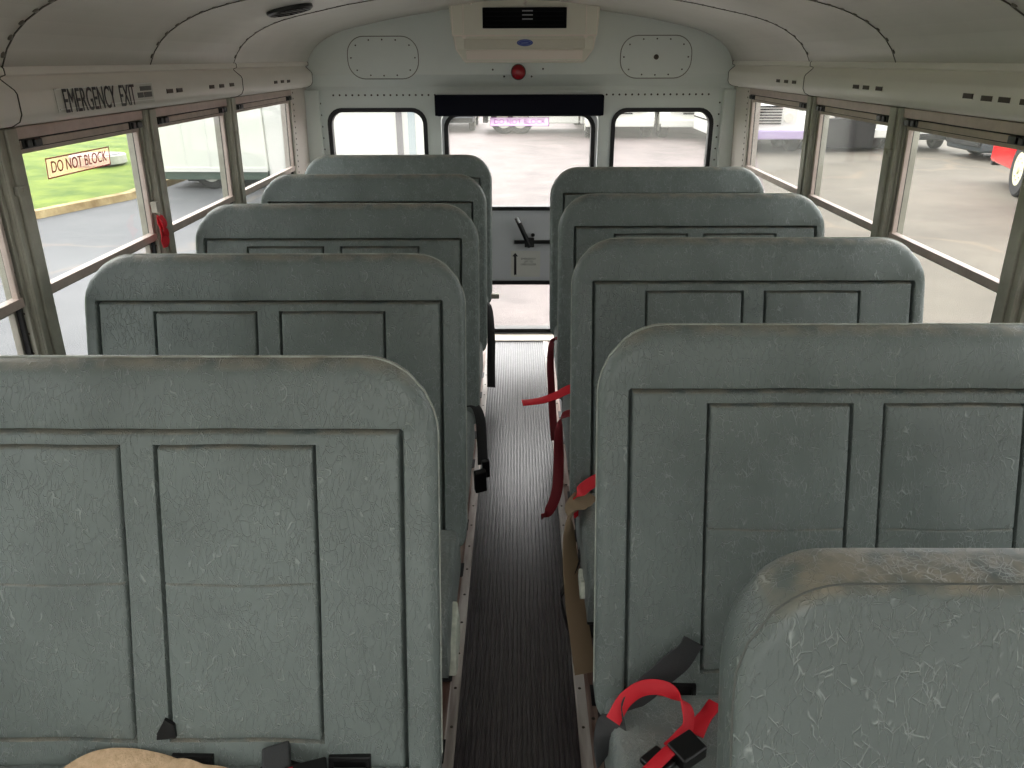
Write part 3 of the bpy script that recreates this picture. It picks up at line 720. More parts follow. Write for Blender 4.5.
# ================================================================== seats
SLOPE = .30
def seat_lines(lo, hi, special, base_n):
    xs = set([lo, hi])
    for k in range(base_n+1): xs.add(lo+(hi-lo)*k/base_n)
    xs = sorted(xs); out = [x for x in xs if all(abs(x-c) > .012 for c in special)]
    for c in special: out += [c+d for d in (-.010, -.006, -.0036, -.0026, -.0014, 0, .0014, .0026, .0036, .006, .010) if lo <= c+d <= hi]
    for e in (.002, .005, .009, .014, .019, .026): out += [lo+e, hi-e]
    out = sorted(set(round(x, 5) for x in out)); res = [out[0]]
    for x in out[1:]:
        if x-res[-1] > .0009: res.append(x)
    res[-1] = hi; return res
def back_mesh(mirror, plain=False):
    """upholstered back; local x measured from the aisle edge (0) to the wall edge (W_)"""
    W_ = .958; zb, zt = .385, 1.103; rt = .125 if not plain else .105; rb_ = .035
    panels = [] if plain else [(.201, .461), (.522, .776)]
    pz0, pz1, pm = .480, .970, .747
    bx0, bx1, bz = .058, .919, .995
    sx = [] if plain else [bx0, bx1]+[c for p in panels for c in p]
    sz = [] if plain else [bz, pz0, pz1, pm]
    X = seat_lines(0, W_, sx, 34); Z = seat_lines(zb, zt, sz, 26)
    def hw_in(z):   # inset of the outline at height z
        d = 0
        if z > zt-rt: q = (z-(zt-rt)); d = rt-math.sqrt(max(0, rt*rt-q*q))
        if z < zb+rb_: q = (zb+rb_)-z; d = max(d, rb_-math.sqrt(max(0, rb_*rb_-q*q)))
        return d
    def px(x, z): i = hw_in(z); return i+(W_-2*i)*(x/W_)
    def edge_d(x, z):   # distance to outline
        d = min(x, W_-x, z-zb, zt-z)
        for cx_, cz_, r, qx, qz in ((rt, zt-rt, rt, -1, 1), (W_-rt, zt-rt, rt, 1, 1)):
            if (x-cx_)*qx > 0 and (z-cz_)*qz > 0: d = r-math.hypot(x-cx_, z-cz_)
        return max(0, d)
    def groove(d, w, dep): return -dep*math.exp(-(d/w)**4)
    rng = random.Random(3)
    ph = [rng.uniform(0, 6) for _ in range(6)]
    RF = .020 if not plain else .012
    def front(x, z):
        d = edge_d(x, z); h = 0
        if d < RF: h -= RF-math.sqrt(max(0, RF*RF-(RF-d)**2))
        h += .0016*math.sin(19*x+ph[0])*math.sin(15*z+ph[1])+.001*math.sin(37*x+ph[2]+9*z)
        if plain:
            h += .010*math.sin(PI*min(1, max(0, x/W_)))*math.sin(PI*(z-zb)/(zt-zb))
            return h
        inside = bx0 < x < bx1 and z < bz
        db = min(abs(x-bx0) if z < bz+.002 else 9, abs(x-bx1) if z < bz+.002 else 9, abs(z-bz) if bx0-.002 < x < bx1+.002 else 9)
        h += groove(db, .0030, .030)
        if not inside: h += .005+.006*math.sin(PI*min(1, max(0, (z-bz)/(zt-bz))))
        else:
            inp = None
            for (a, b) in panels:
                if pz0-.003 < z < pz1+.003:
                    dx = min(abs(x-a), abs(x-b)); h += groove(dx, .0026, .026)
                if a-.003 < x < b+.003:
                    h += groove(min(abs(z-pz1), abs(z-pz0)), .0024, .024)
                    h += groove(abs(z-pm), .0018, .0035)
                if a < x < b and pz0 < z < pz1:
                    u = (x-a)/(b-a); v = (z-pz0)/(pz1-pz0)
                    e = min(x-a, b-x, z-pz0, pz1-z, .02)/.02
                    h += .0045*(1-(1-e)**2)+.003*math.sin(PI*u)*abs(math.sin(2*PI*v))
                    inp = True
            if not inp: h += .002
        return h
    T = .085 if not plain else .102
    bm = bmesh.new(); s = -1 if mirror else 1
    def V(x, z, n): 
        xx = px(x, z); return bm.verts.new((s*xx, SLOPE*(z-1.11)-n, z))
    Fg = [[V(x, z, front(px(x, z), z)) for x in X] for z in Z]
    RB = .045
    def backn(x, z):
        d = edge_d(x, z); t = T*(1 if plain else (.80+.3*(zt-z)/(zt-zb))); 
        return -t+(RB-math.sqrt(max(0, RB*RB-(RB-d)**2)) if d < RB else 0)
    Bg = [[V(x, z, backn(px(x, z), z)) for x in X] for z in Z]
    nz, nx = len(Z), len(X)
    for G in (Fg, Bg):
        for j in range(nz-1):
            for i in range(nx-1): bm.faces.new((G[j][i], G[j][i+1], G[j+1][i+1], G[j+1][i]))
    per = [(0, i) for i in range(nx)]+[(j, nx-1) for j in range(1, nz)]+[(nz-1, i) for i in range(nx-2, -1, -1)]+[(j, 0) for j in range(nz-2, 0, -1)]
    m_ = len(per)
    for k in range(m_):
        a, b = per[k], per[(k+1) % m_]
        q = bm.faces.new((Fg[a[0]][a[1]], Fg[b[0]][b[1]], Bg[b[0]][b[1]], Bg[a[0]][a[1]])); q.smooth = True
    outline = [(px(X[i], Z[j]), Z[j]) for (j, i) in per]
    return bm, outline, RF
def cushion_mesh(mirror, Wc=.925, dep=.40, z0=.315, z1=.440):
    s = -1 if mirror else 1
    bm = bmesh.new(); nx, ny = 30, 16; x0 = .018
    def prof(t, L_, r):   # edge falloff
        d = min(t, L_-t); return r-math.sqrt(max(0, r*r-(r-d)**2)) if d < r else 0
    xs = [0, .003, .009, .018, .03]+[.03+(Wc-.06)*k/nx for k in range(1, nx)]+[Wc-.03, Wc-.018, Wc-.009, Wc-.003, Wc]
    ys = [0, .003, .009, .018, .03]+[.03+(dep-.06)*k/ny for k in range(1, ny)]+[dep-.03, dep-.018, dep-.009, dep-.003, dep]
    G = []
    for y in ys:
        row = []
        for x in xs:
            rr = .03; h = max(prof(x, Wc, rr), prof(y, dep, rr))
            puff = .012*math.sin(PI*x/Wc)**.5*math.sin(PI*y/dep)**.5 if 0 < x < Wc and 0 < y < dep else 0
            row.append(bm.verts.new((s*(x0+x), -dep+y, z1-h+puff+.0015*math.sin(31*x+3)*math.sin(27*y))))
        G.append(row)
    B = [[bm.verts.new((v.co.x*1.0, v.co.y, z0+(.004 if (j in (0, len(ys)-1)) else 0))) for v in r] for j, r in enumerate(G)]
    for j in range(len(ys)-1):
        for i in range(len(xs)-1):
            bm.faces.new((G[j][i], G[j][i+1], G[j+1][i+1], G[j+1][i])); bm.faces.new((B[j][i], B[j][i+1], B[j+1][i+1], B[j+1][i]))
    nz, nx2 = len(ys), len(xs)
    per = [(0, i) for i in range(nx2)]+[(j, nx2-1) for j in range(1, nz)]+[(nz-1, i) for i in range(nx2-2, -1, -1)]+[(j, 0) for j in range(nz-2, 0, -1)]
    for k in range(len(per)):
        a, b = per[k], per[(k+1) % len(per)]
        bm.faces.new((G[a[0]][a[1]], G[b[0]][b[1]], B[b[0]][b[1]], B[a[0]][a[1]]))
    for v in bm.verts: v.co.y += SLOPE*(.43-1.11)+.01
    return bm
def make_seat(mirror, plain=False):
    s = -1 if mirror else 1
    root = thing('bus_seat', 'x', 'bus seat')
    bm, outl_, RF = back_mesh(mirror, plain)
    bk = obj('seat_back', bm, V_WORN if plain else V_SEAT, root, smooth=True, sharp=1.0)
    bm = bmesh.new()
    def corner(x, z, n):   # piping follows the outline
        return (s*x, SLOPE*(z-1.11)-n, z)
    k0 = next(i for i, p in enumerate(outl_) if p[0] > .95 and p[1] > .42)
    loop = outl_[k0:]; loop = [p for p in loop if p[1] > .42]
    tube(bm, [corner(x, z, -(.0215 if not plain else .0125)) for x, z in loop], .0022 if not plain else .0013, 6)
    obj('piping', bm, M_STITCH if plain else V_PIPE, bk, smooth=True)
    if plain:
        pass
    obj('cushion', cushion_mesh(mirror), V_CUSH, root, smooth=True, sharp=1.0)
    if not plain:
        for u in (.155, .425, .552, .815):
            z = .432; y = SLOPE*(z-1.11)
            bm = bmesh.new(); f = lambda p: (s*(u+p[0]), y+SLOPE*p[2]+p[1], z+p[2])
            for a, b in (((-.036, -.010, -.030), (-.028, .010, .024)), ((.028, -.010, -.030), (.036, .010, .024)), ((-.036, -.010, .018), (.036, .010, .026)), ((-.036, -.010, -.030), (.036, .010, -.024))): box(bm, a, b, f)
            bz = obj('buckle_socket', bm, M_BLACK, root, bevel=.0015)
            bm = box(bmesh.new(), (-.029, -.004, -.025), (.029, .006, .020), f); obj('socket_well', bm, mat('socket_dark', (6, 6, 7), .3), bz)
            bm = box(bmesh.new(), (-.026, -.0075, -.016), (.026, -.004, -.008), f); obj('release_bar', bm, M_LOOM, bz)
    # steel frame: cushion pan rails and two aisle legs, wall bracket
    y0 = SLOPE*(.43-1.11)
    bm = bmesh.new(); box(bm, (s*.02, y0-.37, .290), (s*.93, y0-.34, .316)); box(bm, (s*.02, y0-.02, .290), (s*.93, y0+.02, .39)); box(bm, (s*.03, y0-.36, .290), (s*.055, y0+.01, .316))
    box(bm, (s*.93, y0-.36, .290), (s*.955, y0+.01, .420)); obj('seat_frame', bm, M_STEEL, root, bevel=.003)
    for yy in (y0-.31, y0-.05):
        bm = bmesh.new(); tube(bm, [(s*.075, yy, .30), (s*.075, yy, .02)], .016, 10); box(bm, (s*.045, yy-.035, -.004), (s*.105, yy+.035, .006)); obj('leg', bm, M_STEEL, root)
    return root
YL = [1.134+.711*k for k in range(5)]; YL[4] = 3.965
YR = [1.297, 2.024, 2.751, 3.478]
protoL = make_seat(True); protoR = make_seat(False)
lab_L = ['grey vinyl bus seat nearest on the left, beige belt and buckles on its cushion',
         'grey vinyl bus seat, second from the front in the left row',
         'grey vinyl bus seat in the middle of the left row, third of five',
         'grey vinyl bus seat, fourth of five in the left row',
         'grey vinyl bus seat at the back of the left row, beside the rear door']
lab_R = ['large grey vinyl bus seat on the right with red harness on its cushion',
         'grey vinyl bus seat in the right row with a tan belt hanging into the aisle',
         'grey vinyl bus seat in the right row, last but one before the rear wall',
         'grey vinyl bus seat at the back of the right row, below the rear window']
SL, SR = [], []
for k, y in enumerate(YL):
    r = protoL if k == 0 else copy_tree(protoL); r.location = (-.132, y, 0); r['label'] = lab_L[k]; r['group'] = 'seats in the left row'; SL.append(r)
for k, y in enumerate(YR):
    r = protoR if k == 0 else copy_tree(protoR); r.location = (.149, y, 0); r['label'] = lab_R[k]; r['group'] = 'seats in the right row'; SR.append(r)
r0 = make_seat(False, True); r0.location = (.204, .562, .0); r0['label'] = 'worn plain grey seat back cut off at the lower right corner of the photo'

# ---- belts and straps (parts of their seats; points are world, turned into the seat's own space)
def belt(seat, name, pts, sides, m, w=.048, label=None):
    L0 = Vector(seat.location); bm = bmesh.new(); ribbon(bm, [Vector(p)-L0 for p in pts], sides, w)
    o = obj(name, bm, m, seat, smooth=True, sharp=.8)
    if label: o['label'] = label
    return o
def buckle(seat, parent, c, right, fwd, size=(.045, .062, .018), m=M_BLACK, red=True):
    L0 = Vector(seat.location); mw = frame_mw(Vector(c)-L0, right, fwd); f = lambda p: tuple(mw @ Vector(p))
    w, h, t = size; bm = box(bmesh.new(), (-w/2, -h/2, -t/2), (w/2, h/2, t/2), f)
    b = obj('buckle', bm, m, parent, bevel=.004, seg=3)
    if red:
        bm = box(bmesh.new(), (-w*.28, -h/2-.002, -t*.3), (w*.28, -h*.28, t*.56), f); obj('release_button', bm, M_RED, b, bevel=.001)
    return b
# right front seat: charcoal lap belt across the aisle corner, red harness loop and buckles
s = SR[0]
belt(s, 'lap_belt', [(.328, 1.100, .558), (.308, 1.090, .532), (.275, 1.078, .505), (.225, 1.056, .470), (.190, 1.035, .452), (.166, 1.01, .425), (.158, 1.00, .37)],
     [(.3, .2, .9), (.35, .2, .9), (.35, .25, .9), (.45, .3, .8), (.6, .3, .7), (.8, .3, .4), (.5, .8, .2)], M_LOOM, .056, 'charcoal lap belt lying across the aisle corner of the seat')
h = belt(s, 'harness_strap', [(.172, 1.010, .455), (.196, 1.035, .480), (.232, 1.050, .494), (.272, 1.040, .500), (.300, 1.012, .492), (.300, .982, .474), (.282, .962, .464), (.262, .945, .462)],
     [(.3, .6, .6), (.1, .6, .7), (0, .55, .8), (-.15, .5, .8), (-.75, .1, .6), (-.75, -.3, .5), (-.75, .4, .2), (-.75, .5, 0)], M_RED, .027, 'bright red harness strap looped over the cushion')
buckle(s, h, (.288, .935, .470), (.80, .55, 0), (-.50, .85, 0), (.056, .046, .026), red=False)
buckle(s, h, (.236, .915, .466), (.62, -.78, 0), (.78, .62, 0), (.046, .044, .012), red=False)
belt(s, 'harness_strap', [(.19, .872, .459), (.218, .892, .474), (.250, .920, .479), (.268, .938, .474)], [(.7, -.7, 0)]*4, M_RED, .022, 'short red webbing tail between the two buckles')
belt(s, 'harness_strap', [(.312, .975, .462), (.326, .995, .470), (.340, 1.01, .474), (.360, 1.03, .478)], [(.6, -.8, 0), (.6, -.8, .2), (.3, -.9, .3), (0, -1, 0)], M_RED, .030, 'red webbing end beside the front seat back')
# left front seat
s = SL[0]
b1 = belt(s, 'seat_belt', [(-.765, .86, .448), (-.745, .893, .456), (-.71, .912, .463), (-.66, .914, .466), (-.61, .908, .463), (-.575, .900, .459)],
     [(-.6, .7, .2), (-.4, .75, .3), (-.1, .8, .4), (0, .85, .3), (0, .9, .2), (.1, .9, .1)], M_BEIGE, .040, 'beige lap belt bunched on the cushion')
belt(s, 'seat_belt', [(-.600, .898, .457), (-.565, .897, .463), (-.53, .885, .466), (-.49, .885, .459), (-.46, .870, .452)], [(.3, .9, .1), (.1, .9, .3), (-.3, .9, .2), (.1, .9, .1), (.2, 1, 0)], M_BEIGE, .040, 'second fold of the beige lap belt')
b2 = belt(s, 'seat_belt', [(-.44, .87, .452), (-.41, .905, .458), (-.36, .895, .460), (-.30, .885, .460), (-.26, .88, .454)], [(.2, .9, 0), (.2, .9, .1), (.1, .9, .1), (0, 1, 0), (0, 1, 0)], M_BLKW, .034)
buckle(s, b2, (-.405, .912, .468), (.93, .30, .1), (-.25, .9, .3), (.046, .052, .018), M_LOOM, red=False)
buckle(s, b2, (-.350, .890, .468), (.3, -.95, .05), (.95, .3, 0), (.034, .070, .018))
bm = bmesh.new(); L0 = Vector(s.location)
prism(bm, [(-.468, .522), (-.452, .512), (-.450, .490), (-.483, .487), (-.482, .498)], 0, .006, 'y')
for v in bm.verts: v.co.y += SLOPE*(v.co.z-1.11)-.010
obj('strap_slot', bm, M_BLACK, s)['label'] = 'small black strap opening between the two panels'
# right second seat: tan belt over the aisle side, dark red straps
s = SR[1]
belt(s, 'hanging_belt', [(.205, 1.79, .447), (.165, 1.745, .452), (.140, 1.70, .430), (.138, 1.655, .36), (.150, 1.60, .25), (.165, 1.555, .16), (.178, 1.515, .075)],
     [(.3, 1, 0), (.1, 1, .2), (.3, 1, .2), (.6, .8, 0), (.85, .55, 0), (.95, .3, 0), (.98, .2, 0)], M_TAN, .058, 'tan belt hanging over the aisle side to the floor')
belt(s, 'buckle_strap', [(.175, 1.70, .36), (.160, 1.66, .32), (.126, 1.62, .27), (.116, 1.62, .23), (.135, 1.58, .17), (.165, 1.57, .13)], [(0, 1, .2)]*6, M_BLKW, .024, 'thin black strap behind the tan belt')
s = SR[2]
belt(s, 'hanging_belt', [(.20, 2.31, .452), (.160, 2.285, .452), (.139, 2.26, .42), (.137, 2.20, .33), (.130, 2.14, .25), (.105, 2.10, .20), (.078, 2.08, .185)],
     [(0, 1, .1), (.3, 1, .2), (.6, .8, .2), (.9, .4, .1), (.9, .3, .1), (.8, .5, .1), (.7, .6, .1)], M_DRED, .036, 'dark red strap hanging into the aisle')
belt(SR[1], 'harness_strap', [(.300, 1.84, .500), (.235, 1.80, .500), (.185, 1.775, .482), (.160, 1.765, .450), (.165, 1.76, .40)], [(0, .3, 1), (0, .35, .95), (.1, .5, .85), (.6, .6, .5), (.5, .8, 0)], M_RED, .032, 'bright red strap at the aisle edge of the cushion')
s = SR[2]
belt(s, 'harness_strap', [(.250, 2.47, .470), (.19, 2.462, .472), (.14, 2.45, .452), (.09, 2.44, .438), (.05, 2.435, .433), (.018, 2.43, .432)], [(.1, .7, .7), (0, .8, .6), (0, .9, .45), (0, .95, .3), (0, .97, .2), (0, .97, .2)], M_RED, .034, 'bright red strap poking out over the aisle')
belt(SR[3], 'hanging_belt', [(.19, 3.05, .45), (.150, 3.03, .445), (.140, 2.98, .37), (.143, 2.90, .27), (.150, 2.80, .15), (.155, 2.78, .10)], [(.3, 1, .1), (.6, .8, 0), (.9, .4, 0), (.9, .3, 0), (.9, .3, 0), (.9, .3, 0)], M_DRED, .032, 'dark red strap hanging down the aisle side')
# left row: black belts with buckles
s = SL[2]
h = belt(s, 'hanging_belt', [(-.19, 2.37, .45), (-.150, 2.36, .455), (-.128, 2.33, .42), (-.120, 2.27, .35), (-.116, 2.22, .30)], [(.2, 1, 0), (.5, .9, .1), (.9, .4, .2), (.95, .2, .1), (.95, .2, .1)], M_BLKW, .034, 'black belt hanging off the aisle side')
buckle(s, h, (-.124, 2.19, .255), (.9, .3, .1), (0, -.3, .95), (.040, .095, .022), red=False)
buckle(s, h, (-.106, 2.22, .285), (.9, .2, .1), (0, -.4, .9), (.026, .09, .014), red=False)
s = SL[4]
h = belt(s, 'hanging_belt', [(-.17, 3.56, .45), (-.138, 3.54, .43), (-.128, 3.47, .30), (-.128, 3.40, .18), (-.126, 3.33, .10)], [(.3, 1, .2), (.6, .8, 0), (.9, .4, 0), (.9, .3, 0), (.9, .3, 0)], M_BLKW, .040, 'black belt hanging off the aisle side')
bm = bmesh.new(); box(bm, (.0, -.30, .44), (.040, -.275, .463)); obj('armrest_stub', bm, M_ALU, s, bevel=.003)['label'] = 'small grey metal bracket sticking out into the aisle'
# torn foam on the side of the second left cushion
s = SL[1]; bm = bmesh.new()
prism(bm, [(-.52, .345), (-.49, .36), (-.46, .372), (-.44, .40), (-.425, .365), (-.40, .33), (-.41, .30), (-.405, .27), (-.44, .255), (-.47, .262), (-.50, .25), (-.54, .27), (-.535, .31)], -.042, -.006, 'x')
obj('torn_foam', bm, M_FOAM, s, bevel=.004, seg=3)['label'] = 'torn pale foam and cover on the aisle side'
s = SR[1]; bm = bmesh.new()
prism(bm, [(-.50, .36), (-.46, .345), (-.43, .35), (-.42, .32), (-.45, .31), (-.49, .30), (-.52, .325)], .008, .020, 'x')
obj('torn_foam', bm, M_FOAM, s, bevel=.003, seg=3)['label'] = 'torn pale foam on the aisle side'

# red pull tag on the second left pillar
t = thing('red_pull_tag', 'red cloth tag hanging from a clip on the left window pillar', 'tag', (-1.140, 2.375, 1.118))
bm = bmesh.new(); box(bm, (-.012, -.010, -.005), (.006, .012, .028)); tube(bm, [(0, 0, .0), (.006, 0, -.012), (0, .002, -.02)], .003, 6); obj('clip', bm, M_ALU, t, bevel=.002)
bm = bmesh.new(); ribbon(bm, [(.002, 0, -.015), (.008, .003, -.04), (.004, -.004, -.065), (.008, .002, -.09), (.006, 0, -.115)], [(0, 1, 0), (.6, .8, 0), (-.3, 1, 0), (.5, .9, 0), (0, 1, 0)], .030); obj('cloth', bm, M_RED, t, smooth=True)
bm = bmesh.new(); ribbon(bm, [(.004, .004, -.015), (.012, -.006, -.045), (.012, .006, -.07), (.012, .002, -.08)], [(.5, 1, 0), (-.5, .8, 0), (.5, .9, 0), (0, 1, 0)], .022); obj('cloth_fold', bm, M_RED, t, smooth=True)

# front end of the bus, behind the photographer: bulkhead with windscreen opening
bm = bmesh.new()
box(bm, (-1.25, Y0-.06, -.05), (1.25, Y0, .75)); box(bm, (-1.25, Y0-.06, 1.62), (1.25, Y0, 1.9)); box(bm, (-1.25, Y0-.06, .75), (-1.08, Y0, 1.62)); box(bm, (1.08, Y0-.06, .75), (1.25, Y0, 1.62)); box(bm, (-.03, Y0-.06, .75), (.03, Y0, 1.62))
wf = struct('wall_front', bm, M_PAINT)
bm = box(bmesh.new(), (-1.08, Y0-.035, .75), (1.08, Y0-.03, 1.62)); obj('windscreen', bm, M_GLASS, wf)

# ================================================================== outdoors
G = -.95
bm = bmesh.new(); vs = [bm.verts.new(p) for p in ((-120, -60, G), (120, -60, G), (120, 160, G), (-120, 160, G))]; bm.faces.new(vs)
struct('ground', bm, M_ASPH)
bm = bmesh.new()
pts = [(-1.6, 5.2), (2.4, 5.2), (4.6, 14), (7.2, 24), (9, 60), (-9, 60), (-3.6, 24), (-2.2, 14)]
vs = [bm.verts.new((x, y, G+.006)) for x, y in pts]; bm.faces.new(vs)
tag(obj('pavement_patch', bm, M_REARG), 'pale pinkish concrete pavement behind the rear door', 'pavement', kind='structure')
bm = bmesh.new(); vs = [bm.verts.new((x, y, G+.004)) for x, y in ((2.0, -60), (120, -60), (120, 160), (9, 160), (9, 60), (7.2, 24), (4.6, 14), (2.0, 4.8))]; bm.faces.new(vs)
tag(obj('lot_paving', bm, M_LOT), 'warm grey paved lot on the right of the bus', 'pavement', kind='structure')
# lawn with kerb on the left
kx = lambda y: min(-8.25+(y-12.87)*.37, -7.5)
bm = bmesh.new()
ys = [-30, 0, 8, 12, 14.9, 15.2, 20, 26, 60]
KA = [(kx(y) if y < 26 else kx(26), y) for y in ys]
for (x0, y0), (x1, y1) in zip(KA, KA[1:]):
    v = []
    for (x, y) in ((x0, y0), (x1, y1)):
        v.append([bm.verts.new(p) for p in ((x, y, G), (x-.02, y, G+.13), (x-.17, y, G+.14), (x-.17, y, G))])
    for k in range(3): bm.faces.new((v[0][k], v[0][k+1], v[1][k+1], v[1][k]))
tag(obj('kerb', bm, M_KERB), 'stained concrete kerb edging the lawn on the left', 'kerb', kind='structure')
bm = bmesh.new(); rows = []
for y in [KA[0][1]+i*(KA[-1][1]-KA[0][1])/60 for i in range(61)]:
    x0 = kx(min(y, 26)); rows.append([bm.verts.new((x0-.17-d, y, G+.135+h+random.uniform(-.01, .01)*(d > 0))) for d, h in ((0, 0), (.6, .02), (2, .06), (5, .22), (10, .6), (30, 2.2), (80, 5))])
for a, b in zip(rows, rows[1:]):
    for i in range(6): bm.faces.new((a[i], a[i+1], b[i+1], b[i]))
tag(obj('lawn', bm, M_GRASS, smooth=True), 'bright green mown lawn behind the kerb on the left', 'lawn', kind='stuff')
bm = bmesh.new(); cyl(bm, (0, 0, .0), (0, 0, .20), .62, 28); o = obj('drain_cover_ring', bm, M_CONC, bevel=.02); o.location = (-10.0, 18.6, G+.235)
tag(o, 'round grey concrete drain chamber in the lawn', 'drain')
bm = bmesh.new(); cyl(bm, (0, 0, .20), (0, 0, .215), .5, 24); obj('lid', bm, mat('iron_lid', (90, 92, 92), .6), o)

# ---------------------------------------------------------------- vehicles
M_TYRE = mat('tyre_rubber', (28, 28, 30), .8); M_HUB = mat('pale_wheel_disc', (196, 196, 186), .5); M_WGLASS = mat('dark_vehicle_glass', (40, 46, 50), .08, coat=.6)
M_BWHITE = mat('white_vehicle_paint', (226, 228, 222), .35, coat=.3); M_UNDER = mat('dark_chassis', (30, 31, 32), .7)
M_HEAD = mat('lamp_glass', (220, 220, 210), .15); M_ORANGE = mat('amber_orange', (225, 130, 30), .4)
M_GLINE = mat('green_grey_rail', (74, 92, 82), .6); M_PANEL = mat('pale_green_white_panel', (226, 230, 220), .4)
def wheel(parent, x, y, z, r, w, side, mi=M_HUB):
    bm = bmesh.new(); x0, x1 = x-w/2, x+w/2
    for a, b, ra, rb2 in ((x0, x0+.03, r*.93, r), (x0+.03, x1-.03, r, r), (x1-.03, x1, r, r*.93)): cyl(bm, (a, y, z), (b, y, z), ra, 28, rb2, False)
    for xx in (x0, x1): cyl(bm, (xx, y, z), (xx+(.001 if xx == x0 else -.001), y, z), r*.93, 28, r*.60, False)
    wl = obj('wheel', bm, M_TYRE, parent, smooth=True)
    bm = bmesh.new(); xo = x1 if side > 0 else x0
    cyl(bm, (xo-side*.05, y, z), (xo-side*.005, y, z), r*.66, 24, r*.64); cyl(bm, (xo-side*.02, y, z), (xo+side*.03, y, z), r*.2, 16, r*.15)
    for k in range(8): cyl(bm, (xo-side*.01, y+r*.38*math.cos(k*PI/4), z+r*.38*math.sin(k*PI/4)), (xo+side*.012, y+r*.38*math.cos(k*PI/4), z+r*.38*math.sin(k*PI/4)), r*.04, 8)
    obj('hub', bm, mi, wl)
def school_bus(label, loc, rz, group=None, band=None, length=8.0, body=M_BWHITE, bump=None):
    """conventional bus; local -y is the front"""
    t = thing('parked_bus', label, 'bus', loc, rz, group)
    w = 1.2; hood = 1.5
    bm = bmesh.new(); prism(bm, [(-w, .36), (w, .36), (w, 2.55), (w-.12, 2.8), (w-.45, 2.95), (-w+.45, 2.95), (-w+.12, 2.8), (-w, 2.55)], hood, length, 'y'); obj('body', bm, body, t, bevel=.04)
    bm = bmesh.new(); prism(bm, [(0.02, .50), (0, 1.25), (.25, 1.48), (hood, 1.62), (hood, .50)], -.90, .90, 'x'); obj('hood', bm, body, t, bevel=.06, seg=3)
    bm = bmesh.new()
    for k in range(7): box(bm, (-.42, -.03, .78+k*.075), (.42, .03, .82+k*.075))
    obj('grille', bm, M_UNDER, t)
    bm = bmesh.new(); box(bm, (-1.15, -.14, .38), (1.15, .04, .62)); obj('bumper', bm, bump or M_UNDER, t, bevel=.03)
    for sx in (-1, 1):
        bm = bmesh.new(); cyl(bm, (sx*.62, .03, .95), (sx*.62, -.04, .95), .13, 20); obj('headlamp', bm, M_HEAD, t)
        bm = bmesh.new()
        arc = [(.35+.55*math.cos(a), .48+.62*math.sin(a)) for a in [PI*k/10 for k in range(11)]]
        prism(bm, [(y+.25, z) for y, z in arc]+[(y+.25, z) for y, z in [(.35-.46, .48)]+[(.35+.46*math.cos(a), .48+.5*math.sin(a)) for a in [PI-PI*k/10 for k in range(11)]]], sx*.80, sx*1.18, 'x'); obj('fender', bm, body, t)
        wheel(t, sx*.98, .62, .48, .48, .28, sx); wheel(t, sx*.98, length-2.1, .48, .48, .30, sx)
        n = int((length-hood-1.0)/.75)
        for k in range(n):
            bm = box(bmesh.new(), (sx*(w-.01), hood+.7+k*.75, 1.55), (sx*(w+.012), hood+.7+k*.75+.62, 2.2)); obj('side_window', bm, M_WGLASS, t)
        if band:
            bm = box(bmesh.new(), (sx*(w-.01), hood+.1, 1.02), (sx*(w+.015), length-.1, 1.16)); obj('side_band', bm, band, t)
        bm = box(bmesh.new(), (sx*(w-.01), hood+.1, .75), (sx*(w+.02), length-.1, .79)); obj('rub_rail', bm, M_UNDER, t)
    bm = box(bmesh.new(), (-1.0, hood-.015, 1.62), (1.0, hood+.02, 2.45)); obj('windscreen', bm, M_WGLASS, t)
    bm = box(bmesh.new(), (-.5, .6, .45), (.5, length-.4, .60)); obj('chassis', bm, M_UNDER, t)
    return t
def car(label, loc, rz, m, cat='car', name='parked_car', prof=None, glass=None, w=.88, r=.33, wb=(.85, 3.45), hub=M_HUB, lamp=M_RED):
    """side profile in (y, z), local -y is the front"""
    t = thing(name, label, cat, loc, rz)
    prof = prof or [(.0, .32), (.0, .62), (.08, .78), (1.1, .92), (1.75, 1.38), (2.9, 1.42), (3.6, 1.05), (4.3, .98), (4.42, .7), (4.4, .32)]
    bm = bmesh.new(); prism(bm, prof, -w, w, 'x'); obj('body', bm, m, t, bevel=.07, seg=3)
    for gp in (glass or [[(1.25, .96), (1.82, 1.32), (2.3, 1.34), (2.3, .98)], [(2.38, .98), (2.38, 1.34), (2.88, 1.35), (3.4, 1.05)]]):
        for sx in (-1, 1):
            bm = bmesh.new(); prism(bm, gp, sx*(w-.02), sx*(w+.008), 'x'); obj('side_window', bm, M_WGLASS, t)
    for sx in (-1, 1):
        for y in wb: wheel(t, sx*(w-.10), y, r, r, .22, sx, hub)
        bm = box(bmesh.new(), (sx*(w-.32), -.02, .58), (sx*(w-.06), .05, .74)); obj('headlamp', bm, M_HEAD, t, bevel=.02)
        ye = max(p[0] for p in prof); bm = box(bmesh.new(), (sx*(w-.30), ye-.06, .70), (sx*(w-.06), ye+.01, .84)); obj('tail_lamp', bm, lamp, t, bevel=.01)
    for y0_ in (-.06, max(p[0] for p in prof)-.06):
        bm = box(bmesh.new(), (-w+.05, y0_, .34), (w-.05, y0_+.12, .50)); obj('bumper', bm, M_UNDER, t, bevel=.02)
    return t
